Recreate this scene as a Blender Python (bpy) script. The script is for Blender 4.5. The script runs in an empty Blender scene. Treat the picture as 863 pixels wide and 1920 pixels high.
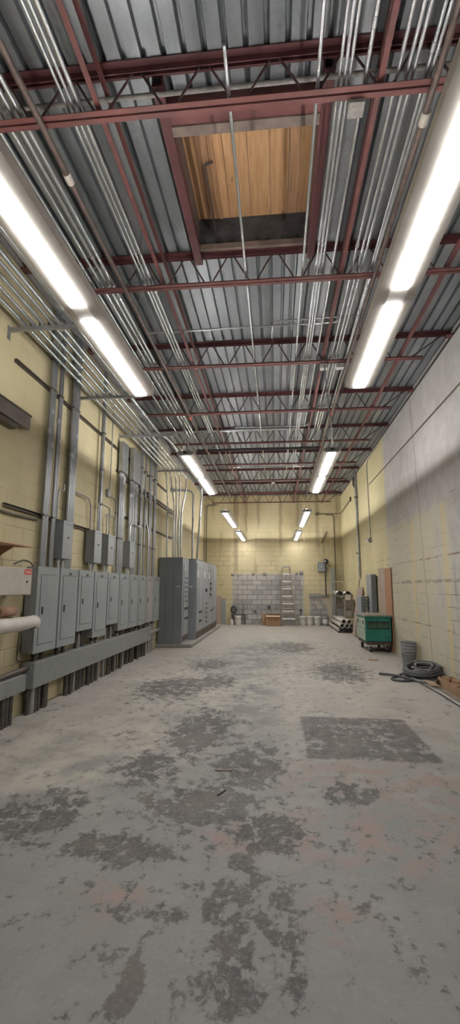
import bpy, bmesh, math, random
from mathutils import Matrix, Vector, Euler
random.seed(7)
R = math.radians
SC = bpy.context.scene
COL = SC.collection
# ------------------------------------------------------------------ camera, world, exposure
cam_d = bpy.data.cameras.new('camera'); cam = bpy.data.objects.new('camera', cam_d); COL.objects.link(cam)
cam_d.sensor_fit = 'VERTICAL'; cam_d.sensor_height = 24.0; cam_d.lens = 24.0 * 878.0 / 1920.0
cam_d.clip_start = 0.05; cam_d.clip_end = 100
cam.matrix_world = Matrix.Translation((0, 0, 1.5)) @ Matrix.Rotation(R(5.5888), 4, 'Z') @ Matrix.Rotation(R(99.1469), 4, 'X') @ Matrix.Rotation(R(0.1955), 4, 'Z')
SC.camera = cam
w = bpy.data.worlds.new('world'); SC.world = w; w.use_nodes = True
w.node_tree.nodes['Background'].inputs[0].default_value = (0.6, 0.65, 0.7, 1)
w.node_tree.nodes['Background'].inputs[1].default_value = 0.05
SC.view_settings.view_transform = 'Standard'; SC.view_settings.look = 'None'
SC.view_settings.gamma = 1.0; SC.view_settings.use_curve_mapping = False
SC.view_settings.exposure = 1.36
LENS_POWER = 18.0      # emission of the fixtures' diffusers
UP_POWER = 104.0        # emission of the narrow uplight slots on top of each fixture

# ------------------------------------------------------------------ room numbers (metres)
XL, XR, YB, YF, ZD = -3.06, 2.75, -4.0, 19.8, 5.39

# ------------------------------------------------------------------ node helpers
class NT:
    def __init__(s, name):
        s.m = bpy.data.materials.new(name); s.m.use_nodes = True
        s.t = s.m.node_tree; s.b = s.t.nodes['Principled BSDF']
        s.co = s.t.nodes.new('ShaderNodeTexCoord').outputs['Object']
    def put(s, sock, v):
        if isinstance(v, bpy.types.NodeSocket): s.t.links.new(v, sock)
        elif isinstance(v, (tuple, list)):
            sock.default_value = tuple(v) + (1,) if len(sock.default_value) == 4 and len(v) == 3 else v
        else: sock.default_value = v
    def math(s, op, a, b=0.0, c=None):
        n = s.t.nodes.new('ShaderNodeMath'); n.operation = op
        s.put(n.inputs[0], a); s.put(n.inputs[1], b)
        if c is not None: s.put(n.inputs[2], c)
        return n.outputs[0]
    def ramp(s, v, a, b, lo=0.0, hi=1.0):
        n = s.t.nodes.new('ShaderNodeMapRange'); n.clamp = True; n.interpolation_type = 'SMOOTHSTEP'
        s.put(n.inputs[0], v); n.inputs[1].default_value = a; n.inputs[2].default_value = b
        n.inputs[3].default_value = lo; n.inputs[4].default_value = hi
        return n.outputs[0]
    def mapping(s, loc=(0, 0, 0), rot=(0, 0, 0), scale=(1, 1, 1), vec=None, kind='POINT'):
        n = s.t.nodes.new('ShaderNodeMapping'); n.vector_type = kind
        s.put(n.inputs[0], vec or s.co); n.inputs[1].default_value = loc; n.inputs[2].default_value = rot; n.inputs[3].default_value = scale
        return n.outputs[0]
    def noise(s, scale, detail=4, rough=0.55, vec=None, dist=0.0):
        n = s.t.nodes.new('ShaderNodeTexNoise'); s.put(n.inputs['Vector'], vec or s.co)
        n.inputs['Scale'].default_value = scale; n.inputs['Detail'].default_value = detail
        n.inputs['Roughness'].default_value = rough; n.inputs['Distortion'].default_value = dist
        return n.outputs[0]
    def mix(s, f, a, b, blend='MIX'):
        n = s.t.nodes.new('ShaderNodeMix'); n.data_type = 'RGBA'; n.blend_type = blend
        s.put(n.inputs[0], f); s.put(n.inputs[6], a); s.put(n.inputs[7], b)
        return n.outputs[2]
    def xyz(s, vec=None):
        n = s.t.nodes.new('ShaderNodeSeparateXYZ'); s.put(n.inputs[0], vec or s.co); return n.outputs
    def comb(s, x, y, z):
        n = s.t.nodes.new('ShaderNodeCombineXYZ'); s.put(n.inputs[0], x); s.put(n.inputs[1], y); s.put(n.inputs[2], z); return n.outputs[0]
    def bump(s, h, strength=0.3, dist=0.01):
        n = s.t.nodes.new('ShaderNodeBump'); n.inputs['Strength'].default_value = strength; n.inputs['Distance'].default_value = dist
        s.put(n.inputs['Height'], h); s.t.links.new(n.outputs[0], s.b.inputs['Normal'])
    def out(s, col=None, rough=None, metal=None):
        if col is not None: s.put(s.b.inputs['Base Color'], col)
        if rough is not None: s.put(s.b.inputs['Roughness'], rough)
        if metal is not None: s.put(s.b.inputs['Metallic'], metal)
        return s.m

def paint(name, col, rough=0.5, metal=0.0, var=0.25, scale=6.0, dirt=(0.1, 0.085, 0.07), dirt_amt=0.3, stretch=(1, 1, 1), bump=0.0):
    n = NT(name); v = n.mapping(scale=stretch)
    a = n.noise(scale, 5, 0.6, v); b = n.noise(scale * 4.3, 4, 0.65, v)
    c2 = tuple(min(1, c * (1 + var)) for c in col); c1 = tuple(c * (1 - var) for c in col)
    base = n.mix(n.ramp(a, 0.3, 0.7), c1, c2)
    base = n.mix(n.math('MULTIPLY', n.ramp(b, 0.55, 0.75), dirt_amt), base, dirt)
    if bump: n.bump(b, bump, 0.004)
    return n.out(base, n.ramp(a, 0.2, 0.8, rough * 0.8, min(1, rough * 1.2)), metal)

def flat(name, col, rough=0.5, metal=0.0):
    n = NT(name); a = n.noise(9, 3)
    return n.out(n.mix(n.ramp(a, 0.3, 0.7), tuple(c * 0.92 for c in col), tuple(min(1, c * 1.06) for c in col)), rough, metal)

def emit(name, col, power):
    n = NT(name); n.out((0.8, 0.8, 0.8), 0.4)
    n.b.inputs['Emission Color'].default_value = tuple(col) + (1,); n.b.inputs['Emission Strength'].default_value = power
    return n.m

M = {}
M['galv'] = paint('galvanized_steel', (0.50, 0.52, 0.54), 0.32, 0.9, 0.12, 5, (0.25, 0.24, 0.23), 0.35)
M['conduit'] = flat('conduit_zinc', (0.68, 0.70, 0.72), 0.24, 0.88)
M['bank'] = flat('bank_conduit_zinc', (0.46, 0.475, 0.485), 0.27, 0.85)
M['riser'] = flat('grey_riser_zinc', (0.31, 0.32, 0.325), 0.38, 0.6)
M['conduit_dull'] = paint('dull_conduit', (0.36, 0.36, 0.35), 0.45, 0.6, 0.2, 5, (0.1, 0.08, 0.06), 0.5)
M['red'] = paint('red_oxide_primer', (0.14, 0.048, 0.045), 0.55, 0.0, 0.25, 3, (0.12, 0.07, 0.06), 0.4)
M['red_dark'] = paint('red_oxide_flange', (0.10, 0.031, 0.033), 0.55, 0.0, 0.25, 3, (0.08, 0.05, 0.05), 0.4)
M['web'] = paint('dark_red_rod', (0.07, 0.036, 0.034), 0.55, 0.0, 0.25, 5)
M['rust_pipe'] = paint('rusty_black_pipe', (0.105, 0.078, 0.068), 0.5, 0.3, 0.35, 8, (0.25, 0.15, 0.10), 0.5)
M['coupling'] = paint('red_coupling', (0.50, 0.10, 0.06), 0.5)
M['panel'] = paint('grey_enamel', (0.25, 0.27, 0.272), 0.42, 0.0, 0.08, 2.5, (0.16, 0.15, 0.14), 0.25)
M['panel_side'] = paint('grey_enamel_tub', (0.20, 0.205, 0.205), 0.5, 0.0, 0.12, 6, (0.09, 0.08, 0.07), 0.5)
M['panel_red'] = paint('worn_enamel', (0.31, 0.28, 0.275), 0.45, 0.0, 0.15, 4, (0.33, 0.16, 0.13), 0.55)
M['cab'] = paint('cabinet_enamel', (0.25, 0.265, 0.285), 0.45, 0.0, 0.08, 2, (0.15, 0.14, 0.13), 0.3)
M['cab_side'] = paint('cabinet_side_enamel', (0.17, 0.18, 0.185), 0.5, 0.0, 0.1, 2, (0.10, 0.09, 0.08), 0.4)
M['trough'] = paint('wireway_enamel', (0.20, 0.21, 0.205), 0.5, 0.0, 0.12, 5, (0.11, 0.095, 0.08), 0.6)
M['dark_pipe'] = paint('grimy_conduit', (0.085, 0.075, 0.065), 0.6, 0.35, 0.4, 9, (0.03, 0.025, 0.02), 0.6)
M['strut'] = paint('strut_channel', (0.36, 0.37, 0.375), 0.4, 0.75, 0.15, 8, (0.1, 0.09, 0.08), 0.5)
M['strut_dark'] = paint('old_strut', (0.14, 0.12, 0.10), 0.5, 0.5, 0.3, 8)
M['black'] = flat('black_plastic', (0.02, 0.02, 0.022), 0.45)
M['hose'] = flat('grey_hose', (0.075, 0.08, 0.085), 0.5)
M['hose_light'] = flat('worn_hose', (0.21, 0.21, 0.21), 0.55)
M['cream'] = flat('beige_powder_coat', (0.42, 0.385, 0.33), 0.5)
M['danger_red'] = flat('label_red', (0.62, 0.03, 0.03), 0.5)
M['white'] = flat('white_plastic', (0.62, 0.61, 0.58), 0.5)
M['offwhite'] = paint('dusty_white', (0.55, 0.51, 0.46), 0.65, 0.0, 0.12, 7, (0.3, 0.26, 0.22), 0.4)
M['pvc'] = paint('dusty_pvc', (0.48, 0.44, 0.39), 0.5, 0.0, 0.15, 7, (0.2, 0.17, 0.14), 0.5)
M['kraft'] = paint('kraft_paper', (0.30, 0.17, 0.11), 0.8, 0.0, 0.1, 8, (0.2, 0.12, 0.08), 0.2)
M['card'] = paint('cardboard', (0.33, 0.20, 0.115), 0.85, 0.0, 0.15, 6, (0.16, 0.10, 0.06), 0.3)
M['card_light'] = paint('pale_cardboard', (0.42, 0.31, 0.22), 0.85, 0.0, 0.12, 6)
M['teal'] = paint('teal_enamel', (0.018, 0.165, 0.125), 0.4, 0.0, 0.2, 4, (0.06, 0.07, 0.05), 0.4)
M['teal_worn'] = paint('faded_teal', (0.30, 0.36, 0.28), 0.6, 0.0, 0.3, 5, (0.27, 0.21, 0.13), 0.6)
M['teal_dark'] = paint('shabby_green', (0.035, 0.09, 0.05), 0.5, 0.0, 0.5, 9, (0.13, 0.09, 0.05), 0.6)
M['chest_top'] = paint('dusty_lid', (0.25, 0.215, 0.17), 0.7, 0.0, 0.2, 8)
M['rust'] = paint('rusty_frame', (0.09, 0.06, 0.045), 0.75, 0.1, 0.4, 12)
M['rubber'] = flat('rubber', (0.03, 0.03, 0.032), 0.6)
M['pail'] = paint('grey_pail', (0.22, 0.225, 0.235), 0.5, 0.0, 0.1, 8, (0.4, 0.38, 0.35), 0.3)
M['alum'] = paint('aluminium', (0.62, 0.60, 0.57), 0.35, 0.75, 0.1, 8)
M['tread'] = paint('ladder_tread', (0.72, 0.71, 0.68), 0.45, 0.3, 0.08, 8)
M['fiber'] = paint('ladder_rail', (0.24, 0.19, 0.14), 0.55, 0.1, 0.15, 8)
M['sheet'] = paint('sheet_metal', (0.48, 0.48, 0.48), 0.3, 0.85, 0.2, 5)
M['taupe'] = paint('taupe_panel', (0.20, 0.16, 0.125), 0.6, 0.0, 0.2, 5)
M['concrete_pad'] = paint('pad_concrete', (0.26, 0.245, 0.225), 0.9, 0.0, 0.15, 9, (0.12, 0.11, 0.10), 0.4, bump=0.3)
M['housing'] = flat('fixture_white', (0.56, 0.52, 0.475), 0.45)
M['lens'] = emit('lit_diffuser', (1.0, 0.985, 0.97), LENS_POWER)
M['uplens'] = emit('lit_uplight', (0.99, 0.985, 0.975), UP_POWER)
M['heater'] = paint('brownish_grey_metal', (0.21, 0.18, 0.165), 0.5, 0.3, 0.15, 5)
M['window_dot'] = flat('indicator_black', (0.015, 0.015, 0.016), 0.4)
M['blue_edge'] = flat('teal_label_strip', (0.10, 0.22, 0.26), 0.5)
M['mortar'] = paint('grey_mortar', (0.30, 0.285, 0.27), 0.95, 0.0, 0.2, 30, bump=0.5)
M['green_patch'] = flat('pale_green', (0.20, 0.32, 0.17), 0.6)

def wood(name, c1, c2, grain=(1, 1, 1), rough=0.7, band=None):
    n = NT(name); v = n.mapping(scale=grain)
    a = n.noise(3.0, 6, 0.6, v, 0.6); k = n.noise(2.2, 2, 0.5, n.mapping(loc=(3, 7, 1), scale=(4, 1.6, 4)))
    col = n.mix(n.ramp(a, 0.3, 0.7), c1, c2)
    col = n.mix(n.math('MULTIPLY', n.ramp(k, 0.70, 0.76), 0.7), col, tuple(c * 0.25 for c in c1))
    return n.out(col, rough, 0)
M['plank'] = wood('pine_plank', (0.55, 0.305, 0.14), (0.70, 0.43, 0.225), (14, 0.8, 14))
M['plank_dark'] = wood('stained_plank', (0.34, 0.18, 0.09), (0.50, 0.30, 0.16), (14, 0.8, 14))
M['ply'] = wood('plywood', (0.42, 0.25, 0.14), (0.52, 0.33, 0.20), (2, 9, 9))
M['ply_orange'] = wood('orange_plywood', (0.33, 0.165, 0.09), (0.42, 0.225, 0.13), (6, 6, 0.8))
M['ply_pink'] = wood('weathered_plywood', (0.33, 0.25, 0.205), (0.40, 0.31, 0.26), (6, 6, 0.8))
M['curb'] = paint('tarred_curb', (0.055, 0.055, 0.06), 0.8, 0.0, 0.5, 5, (0.14, 0.13, 0.12), 0.5)
M['curb_brown'] = paint('stained_curb', (0.17, 0.13, 0.11), 0.8, 0.0, 0.3, 5)

def deck_mat():
    n = NT('galvanized_roof_deck')
    a = n.noise(1.3, 4, 0.6, n.mapping(scale=(2.5, 0.6, 1))); b = n.noise(26, 4, 0.7); c = n.noise(5, 3, 0.6)
    col = n.mix(n.ramp(a, 0.3, 0.7), (0.215, 0.235, 0.255), (0.335, 0.355, 0.375))
    col = n.mix(n.math('MULTIPLY', n.ramp(b, 0.35, 0.75), 0.35), col, (0.42, 0.44, 0.46))
    col = n.mix(n.math('MULTIPLY', n.ramp(c, 0.60, 0.72), 0.35), col, (0.17, 0.18, 0.18))
    return n.out(col, n.ramp(b, 0.3, 0.7, 0.34, 0.5), 0.75)
M['deck'] = deck_mat()

def brick_tex(n, u, v, mortar=0.006):
    bt = n.t.nodes.new('ShaderNodeTexBrick'); n.put(bt.inputs['Vector'], n.comb(u, v, 0.0))
    bt.inputs['Scale'].default_value = 1.0; bt.inputs['Brick Width'].default_value = 0.4; bt.inputs['Row Height'].default_value = 0.2
    bt.inputs['Mortar Size'].default_value = mortar; bt.inputs['Mortar Smooth'].default_value = 0.3; bt.inputs['Bias'].default_value = 0
    bt.inputs['Color1'].default_value = (0.35, 0.35, 0.35, 1); bt.inputs['Color2'].default_value = (0.65, 0.65, 0.65, 1)
    return bt.outputs['Color'], bt.outputs['Fac']

YEL1, YEL2 = (0.49, 0.42, 0.245), (0.58, 0.505, 0.32)
def wall_yellow(name, axis, patches=()):
    n = NT(name); x, y, z = n.xyz(); u = y if axis == 'y' else x
    bc, bf = brick_tex(n, u, z, 0.011 if axis == 'x' else 0.006)
    a = n.noise(0.9, 5, 0.6); fine = n.noise(35, 4, 0.6)
    streak = n.noise(1.0, 5, 0.65, n.comb(n.math('MULTIPLY', u, 3.2), 0.0, n.math('MULTIPLY', z, 0.35)))
    col = n.mix(n.ramp(a, 0.3, 0.7), YEL1, YEL2)
    col = n.mix(n.math('MULTIPLY', n.ramp(streak, 0.54, 0.70), 0.6 if axis == 'x' else 0.25), col, (0.25, 0.19, 0.115))
    if axis == 'x':                                          # leak stains running down from the roof
        for (uc, wd, zl) in ((.22, .07, 3.2), (-.72, .05, 4.2), (1.75, .08, 3.3), (-1.68, .10, 2.2), (-1.25, .04, 3.9), (.95, .04, 3.4)):
            jj = n.math('MULTIPLY', n.math('SUBTRACT', n.noise(3.0, 4, 0.6), 0.5), 0.16)
            dd = n.ramp(n.math('ABSOLUTE', n.math('SUBTRACT', n.math('ADD', u, jj), uc)), wd + .04, wd * .4)
            col = n.mix(n.math('MULTIPLY', n.math('MULTIPLY', dd, n.ramp(z, zl - .5, zl + .2)), 0.55), col, (0.24, 0.18, 0.115))
    row = n.noise(1.0, 3, 0.6, n.comb(n.math('MULTIPLY', u, 0.7), 0.0, n.math('MULTIPLY', z, 1.5)))
    mort = n.math('MULTIPLY', bf, n.math('MULTIPLY', n.ramp(row, 0.42, 0.66, 0.10, 0.75), n.ramp(z, 3.8, 2.6, 0.35, 1.0)))
    col = n.mix(mort, col, (0.20, 0.145, 0.085))
    h = n.math('SUBTRACT', n.math('MULTIPLY', fine, 0.25), n.math('MULTIPLY', bf, 0.6))
    for (u0, u1, z0, z1, rough) in patches:                 # unpainted grey block areas, rough edged
        wob = n.math('MULTIPLY', n.math('SUBTRACT', n.noise(rough, 4, 0.65), 0.5), 0.22)
        du = n.math('SUBTRACT', n.math('ABSOLUTE', n.math('SUBTRACT', u, (u0 + u1) / 2)), (u1 - u0) / 2)
        dz = n.math('SUBTRACT', n.math('ABSOLUTE', n.math('SUBTRACT', z, (z0 + z1) / 2)), (z1 - z0) / 2)
        d = n.math('ADD', n.math('MAXIMUM', du, dz), wob)
        inside = n.ramp(d, 0.015, -0.015)
        edge = n.math('MULTIPLY', inside, n.ramp(d, -0.12, -0.02))
        blk = n.mix(n.ramp(bc, 0.35, 0.65), (0.31, 0.30, 0.29), (0.43, 0.415, 0.40))
        blk = n.mix(n.math('MULTIPLY', n.ramp(n.noise(6, 4, 0.7), 0.5, 0.7), 0.4), blk, (0.22, 0.20, 0.18))
        blk = n.mix(n.math('MULTIPLY', bf, 0.9), blk, (0.135, 0.12, 0.105))
        blk = n.mix(n.math('MULTIPLY', edge, 0.55), blk, (0.47, 0.44, 0.40))
        col = n.mix(inside, col, blk)
    if axis == 'x':                                          # scraped, flaking area at the right end of the wall
        fl = n.math('MULTIPLY', n.ramp(n.noise(3.2, 4, 0.6), 0.5, 0.58), n.math('MULTIPLY', n.ramp(x, 1.1, 1.5), n.ramp(z, 2.1, 1.5)))
        col = n.mix(fl, col, (0.50, 0.44, 0.35))
    n.bump(h, 0.5, 0.008)
    return n.out(col, 0.75, 0)

def wall_grey():
    n = NT('grey_and_yellow_block'); x, y, z = n.xyz(); bc, bf = brick_tex(n, y, z, 0.009)
    a = n.noise(0.8, 5, 0.6); fine = n.noise(40, 4, 0.6); mid = n.noise(3.5, 5, 0.65)
    yel = n.mix(n.ramp(a, 0.3, 0.7), (0.49, 0.425, 0.235), (0.57, 0.50, 0.295))
    pale = n.mix(n.ramp(a, 0.3, 0.7), (0.49, 0.445, 0.33), (0.53, 0.485, 0.37))
    gry = n.mix(n.ramp(mid, 0.3, 0.7), (0.40, 0.375, 0.355), (0.49, 0.465, 0.445))
    st = n.noise(1.0, 5, 0.6, n.comb(n.math('MULTIPLY', y, 1.9), 0.0, n.math('MULTIPLY', z, 0.22)))
    wob = n.math('MULTIPLY', n.math('SUBTRACT', st, 0.5), 0.3)
    near = n.ramp(n.math('ADD', y, n.math('MULTIPLY', wob, 0.3)), 11.95, 11.80)      # grey primer coat covers the wall up to here
    low = n.ramp(n.math('ADD', z, n.math('MULTIPLY', wob, 2.6)), 2.98, 2.80)
    yy = n.ramp(n.math('ADD', y, n.math('MULTIPLY', n.math('SUBTRACT', st, 0.5), 9.0)), 6.6, 8.8)   # yellow shows through further back
    lowcol = n.mix(yy, gry, pale)
    col = n.mix(near, yel, n.mix(low, gry, lowcol))
    for (c, wd) in ((7.95, 0.05), (9.75, 0.05)):                                      # two bare yellow strips
        s_ = n.math('MULTIPLY', n.ramp(n.math('ABSOLUTE', n.math('SUBTRACT', n.math('ADD', y, n.math('MULTIPLY', wob, 0.25)), c)), wd + 0.06, wd - 0.02), n.ramp(z, 2.95, 2.85))
        col = n.mix(n.math('MULTIPLY', s_, 0.8), col, (0.58, 0.47, 0.24))
    drip = n.noise(1.0, 5, 0.7, n.comb(n.math('MULTIPLY', y, 6.0), 0.0, n.math('MULTIPLY', z, 0.5)))
    col = n.mix(n.math('MULTIPLY', n.math('MULTIPLY', n.ramp(drip, 0.58, 0.72), n.ramp(z, 3.3, 2.6)), 0.5), col, (0.24, 0.185, 0.14))
    row = n.noise(1.0, 4, 0.7, n.comb(n.math('MULTIPLY', y, 1.1), 0.0, n.math('MULTIPLY', z, 1.2)))
    col = n.mix(n.math('MULTIPLY', n.math('MULTIPLY', bf, n.ramp(row, 0.48, 0.66)), n.ramp(z, 3.2, 2.9, 0.10, 0.85)), col, (0.17, 0.13, 0.09))
    jog = n.math('MULTIPLY', n.math('SUBTRACT', n.noise(2.5, 4, 0.6), 0.5), 0.10)
    for (zc, wdt, y0, y1, colr, amt) in ((2.03, 0.02, 6.2, 9.9, (0.20, 0.10, 0.06), 0.85), (2.05, 0.025, 9.9, 12.0, (0.18, 0.14, 0.10), 0.5), (0.83, 0.02, 6.5, 11.6, (0.17, 0.13, 0.10), 0.75), (1.62, 0.045, 6.6, 11.2, (0.15, 0.12, 0.095), 0.6)):
        brk = n.ramp(n.noise(3.1, 4, 0.7, n.mapping(loc=(0, zc * 7, 0))), 0.42, 0.6)
        s_ = n.math('MULTIPLY', n.ramp(n.math('ABSOLUTE', n.math('SUBTRACT', n.math('ADD', z, n.math('MULTIPLY', jog, 0.7)), zc)), wdt, wdt * 0.3), n.math('MULTIPLY', n.ramp(y, y0 - 0.2, y0 + 0.2), n.ramp(y, y1 + 0.2, y1 - 0.2)))
        col = n.mix(n.math('MULTIPLY', n.math('MULTIPLY', s_, brk), amt), col, colr)
    jt = n.ramp(n.math('ABSOLUTE', n.math('SUBTRACT', y, n.math('ADD', n.math('MULTIPLY', z, 0.085), 8.91))), 0.022, 0.010)   # control joint
    col = n.mix(n.math('MULTIPLY', jt, 0.75), col, (0.20, 0.16, 0.13))
    n.bump(n.math('SUBTRACT', n.math('MULTIPLY', fine, 0.3), n.math('ADD', n.math('MULTIPLY', bf, 0.35), jt)), 0.4, 0.006)
    return n.out(col, 0.75, 0)

def floor_mat():
    n = NT('worn_painted_concrete'); x, y, z = n.xyz()
    big = n.noise(0.55, 5, 0.6); mid = n.noise(2.2, 6, 0.62); fine = n.noise(38, 5, 0.65)
    grey = n.mix(n.ramp(mid, 0.3, 0.7), (0.175, 0.178, 0.172), (0.24, 0.238, 0.23))
    beige = n.mix(n.ramp(mid, 0.3, 0.7), (0.30, 0.275, 0.24), (0.40, 0.37, 0.33))
    f = n.ramp(n.math('ADD', y, n.math('MULTIPLY', n.math('SUBTRACT', big, 0.5), 4.5)), 2.7, 6.2)
    col = n.mix(f, grey, beige)
    def blob(cx, cy, rx, ry, rot=0.0):
        v = n.mapping(loc=(cx, cy, 0), rot=(0, 0, rot), scale=(rx, ry, 1), kind='TEXTURE')
        l = n.t.nodes.new('ShaderNodeVectorMath'); l.operation = 'LENGTH'; n.put(l.inputs[0], v)
        return n.ramp(l.outputs['Value'], 1.15, 0.35)
    def union(bl):
        o = None
        for b in bl:
            k = blob(*b[:5]) if len(b) > 4 else blob(*b)
            o = k if o is None else n.math('MAXIMUM', o, k)
        return o
    # beige dust left and middle-left
    col = n.mix(n.math('MULTIPLY', n.math('MULTIPLY', union([(-1.9, 4.6, 1.3, 1.5), (-1.2, 8.0, 1.6, 2.5), (1.5, 9.5, 1.2, 4.0)]), n.ramp(mid, 0.35, 0.6)), 0.7), col, (0.44, 0.39, 0.33))
    # clean lighter strip along the right wall
    col = n.mix(n.math('MULTIPLY', n.ramp(x, 1.70, 1.85), 0.55), col, (0.40, 0.375, 0.345))
    # smooth darker worn lane down the middle
    lane = n.math('MULTIPLY', union([(-0.30, 6.2, 0.42, 3.6), (-0.55, 11.0, 0.7, 4.0)]), n.ramp(mid, 0.38, 0.58))
    col = n.mix(n.math('MULTIPLY', lane, 0.85), col, (0.17, 0.172, 0.17))
    # old red paint showing through
    pink = n.math('MULTIPLY', union([(0.75, 4.1, 1.1, 0.55), (0.55, 3.2, 0.85, 0.50), (-0.2, 3.15, 0.5, 0.3), (-0.83, 2.46, 0.25, 0.25), (1.3, 3.6, 0.5, 0.7), (0.25, 2.45, 0.25, 0.2)]), n.ramp(n.noise(4.5, 5, 0.65), 0.40, 0.62))
    col = n.mix(n.math('MULTIPLY', pink, 0.75), col, (0.275, 0.18, 0.152))
    # black adhesive residue
    res = union([(-0.80, 5.3, 0.42, 1.1), (-1.08, 4.15, 0.34, 0.5), (-0.50, 3.5, 0.50, 0.55), (-0.94, 2.93, 0.50, 0.22), (-1.6, 3.25, 0.40, 0.5),
                 (-0.08, 3.2, 0.35, 0.33), (0.53, 3.8, 0.26, 0.26), (-0.14, 2.5, 0.34, 0.30), (-0.20, 2.09, 0.19, 0.30), (-0.57, 2.0, 0.07, 0.22), (-0.75, 2.42, 0.06, 0.12), (-0.22, 2.85, 0.12, 0.12),
                 (0.03, 2.17, 0.12, 0.30), (-0.59, 2.43, 0.32, 0.09), (-1.60, 7.3, 0.70, 1.0), (1.15, 9.0, 0.65, 1.3), (-0.25, 4.3, 0.4, 0.7), (-1.3, 9.5, 0.5, 0.9), (-0.95, 7.9, 0.4, 0.9), (0.35, 12.5, 0.8, 1.5)])
    rx0 = n.math('MULTIPLY', n.ramp(n.math('ABSOLUTE', n.math('SUBTRACT', x, 0.85)), 0.62, 0.56), n.ramp(n.math('ABSOLUTE', n.math('SUBTRACT', y, 5.2)), 0.74, 0.66))
    chips = n.noise(9.0, 9, 0.72, n.mapping(scale=(1.0, 0.75, 1)), 0.25)
    soft = n.noise(2.1, 5, 0.6, n.mapping(loc=(4, 1, 0)))
    fil = n.noise(30, 4, 0.6)
    wide = n.math('MULTIPLY', union([(-0.6, 4.2, 1.5, 3.6), (-0.9, 8.5, 1.6, 5.0), (0.4, 3.2, 1.4, 1.6), (0.5, 10.5, 1.6, 4.0)]), 1.0)
    grain = n.math('ADD', chips, n.math('ADD', n.math('MULTIPLY', n.math('SUBTRACT', fil, 0.5), 0.26), n.math('MULTIPLY', n.math('SUBTRACT', soft, 0.5), 0.34)))
    t = n.math('ADD', grain, n.math('ADD', n.math('MULTIPLY', res, 0.158), n.math('MULTIPLY', wide, 0.045)))
    tar = n.ramp(t, 0.605, 0.690)
    # thin grey smear around the residue
    haze = n.ramp(n.math('ADD', grain, n.math('ADD', n.math('MULTIPLY', res, 0.16), n.math('MULTIPLY', wide, 0.07))), 0.50, 0.68)
    smear = n.mix(n.ramp(soft, 0.4, 0.6), (0.175, 0.168, 0.155), (0.205, 0.205, 0.197))
    col = n.mix(n.math('MULTIPLY', haze, 0.55), col, smear)
    t2 = n.math('ADD', grain, n.math('MULTIPLY', rx0, 0.145))
    tar2 = n.math('MULTIPLY', n.ramp(t2, 0.50, 0.64), rx0)
    col = n.mix(n.math('MULTIPLY', n.math('MULTIPLY', rx0, n.math('SUBTRACT', 1.0, tar2)), 0.5), col, (0.24, 0.23, 0.215))
    tcol = n.mix(n.ramp(fine, 0.35, 0.65), (0.042, 0.04, 0.038), (0.088, 0.082, 0.077))
    tcol = n.mix(n.math('MULTIPLY', n.ramp(soft, 0.50, 0.62), 0.5), tcol, (0.135, 0.11, 0.09))
    col = n.mix(n.math('MULTIPLY', tar, 0.86), col, tcol)
    col = n.mix(n.math('MULTIPLY', tar2, 0.84), col, tcol)
    speck = n.noise(14, 6, 0.7, n.mapping(loc=(9, 2, 0)))
    col = n.mix(n.math('MULTIPLY', n.ramp(speck, 0.62, 0.74), 0.28), col, (0.15, 0.14, 0.13))
    col = n.mix(n.math('MULTIPLY', n.ramp(speck, 0.38, 0.26), 0.20), col, (0.42, 0.40, 0.37))
    col = n.mix(n.math('MULTIPLY', n.ramp(fine, 0.5, 0.75), 0.15), col, (0.45, 0.42, 0.39))
    # wobbly saw cut line
    n.bump(n.math('ADD', n.math('MULTIPLY', fine, 0.5), n.math('MULTIPLY', mid, 0.6)), 0.25, 0.006)
    return n.out(col, n.ramp(mid, 0.3, 0.7, 0.55, 0.8), 0)

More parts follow.
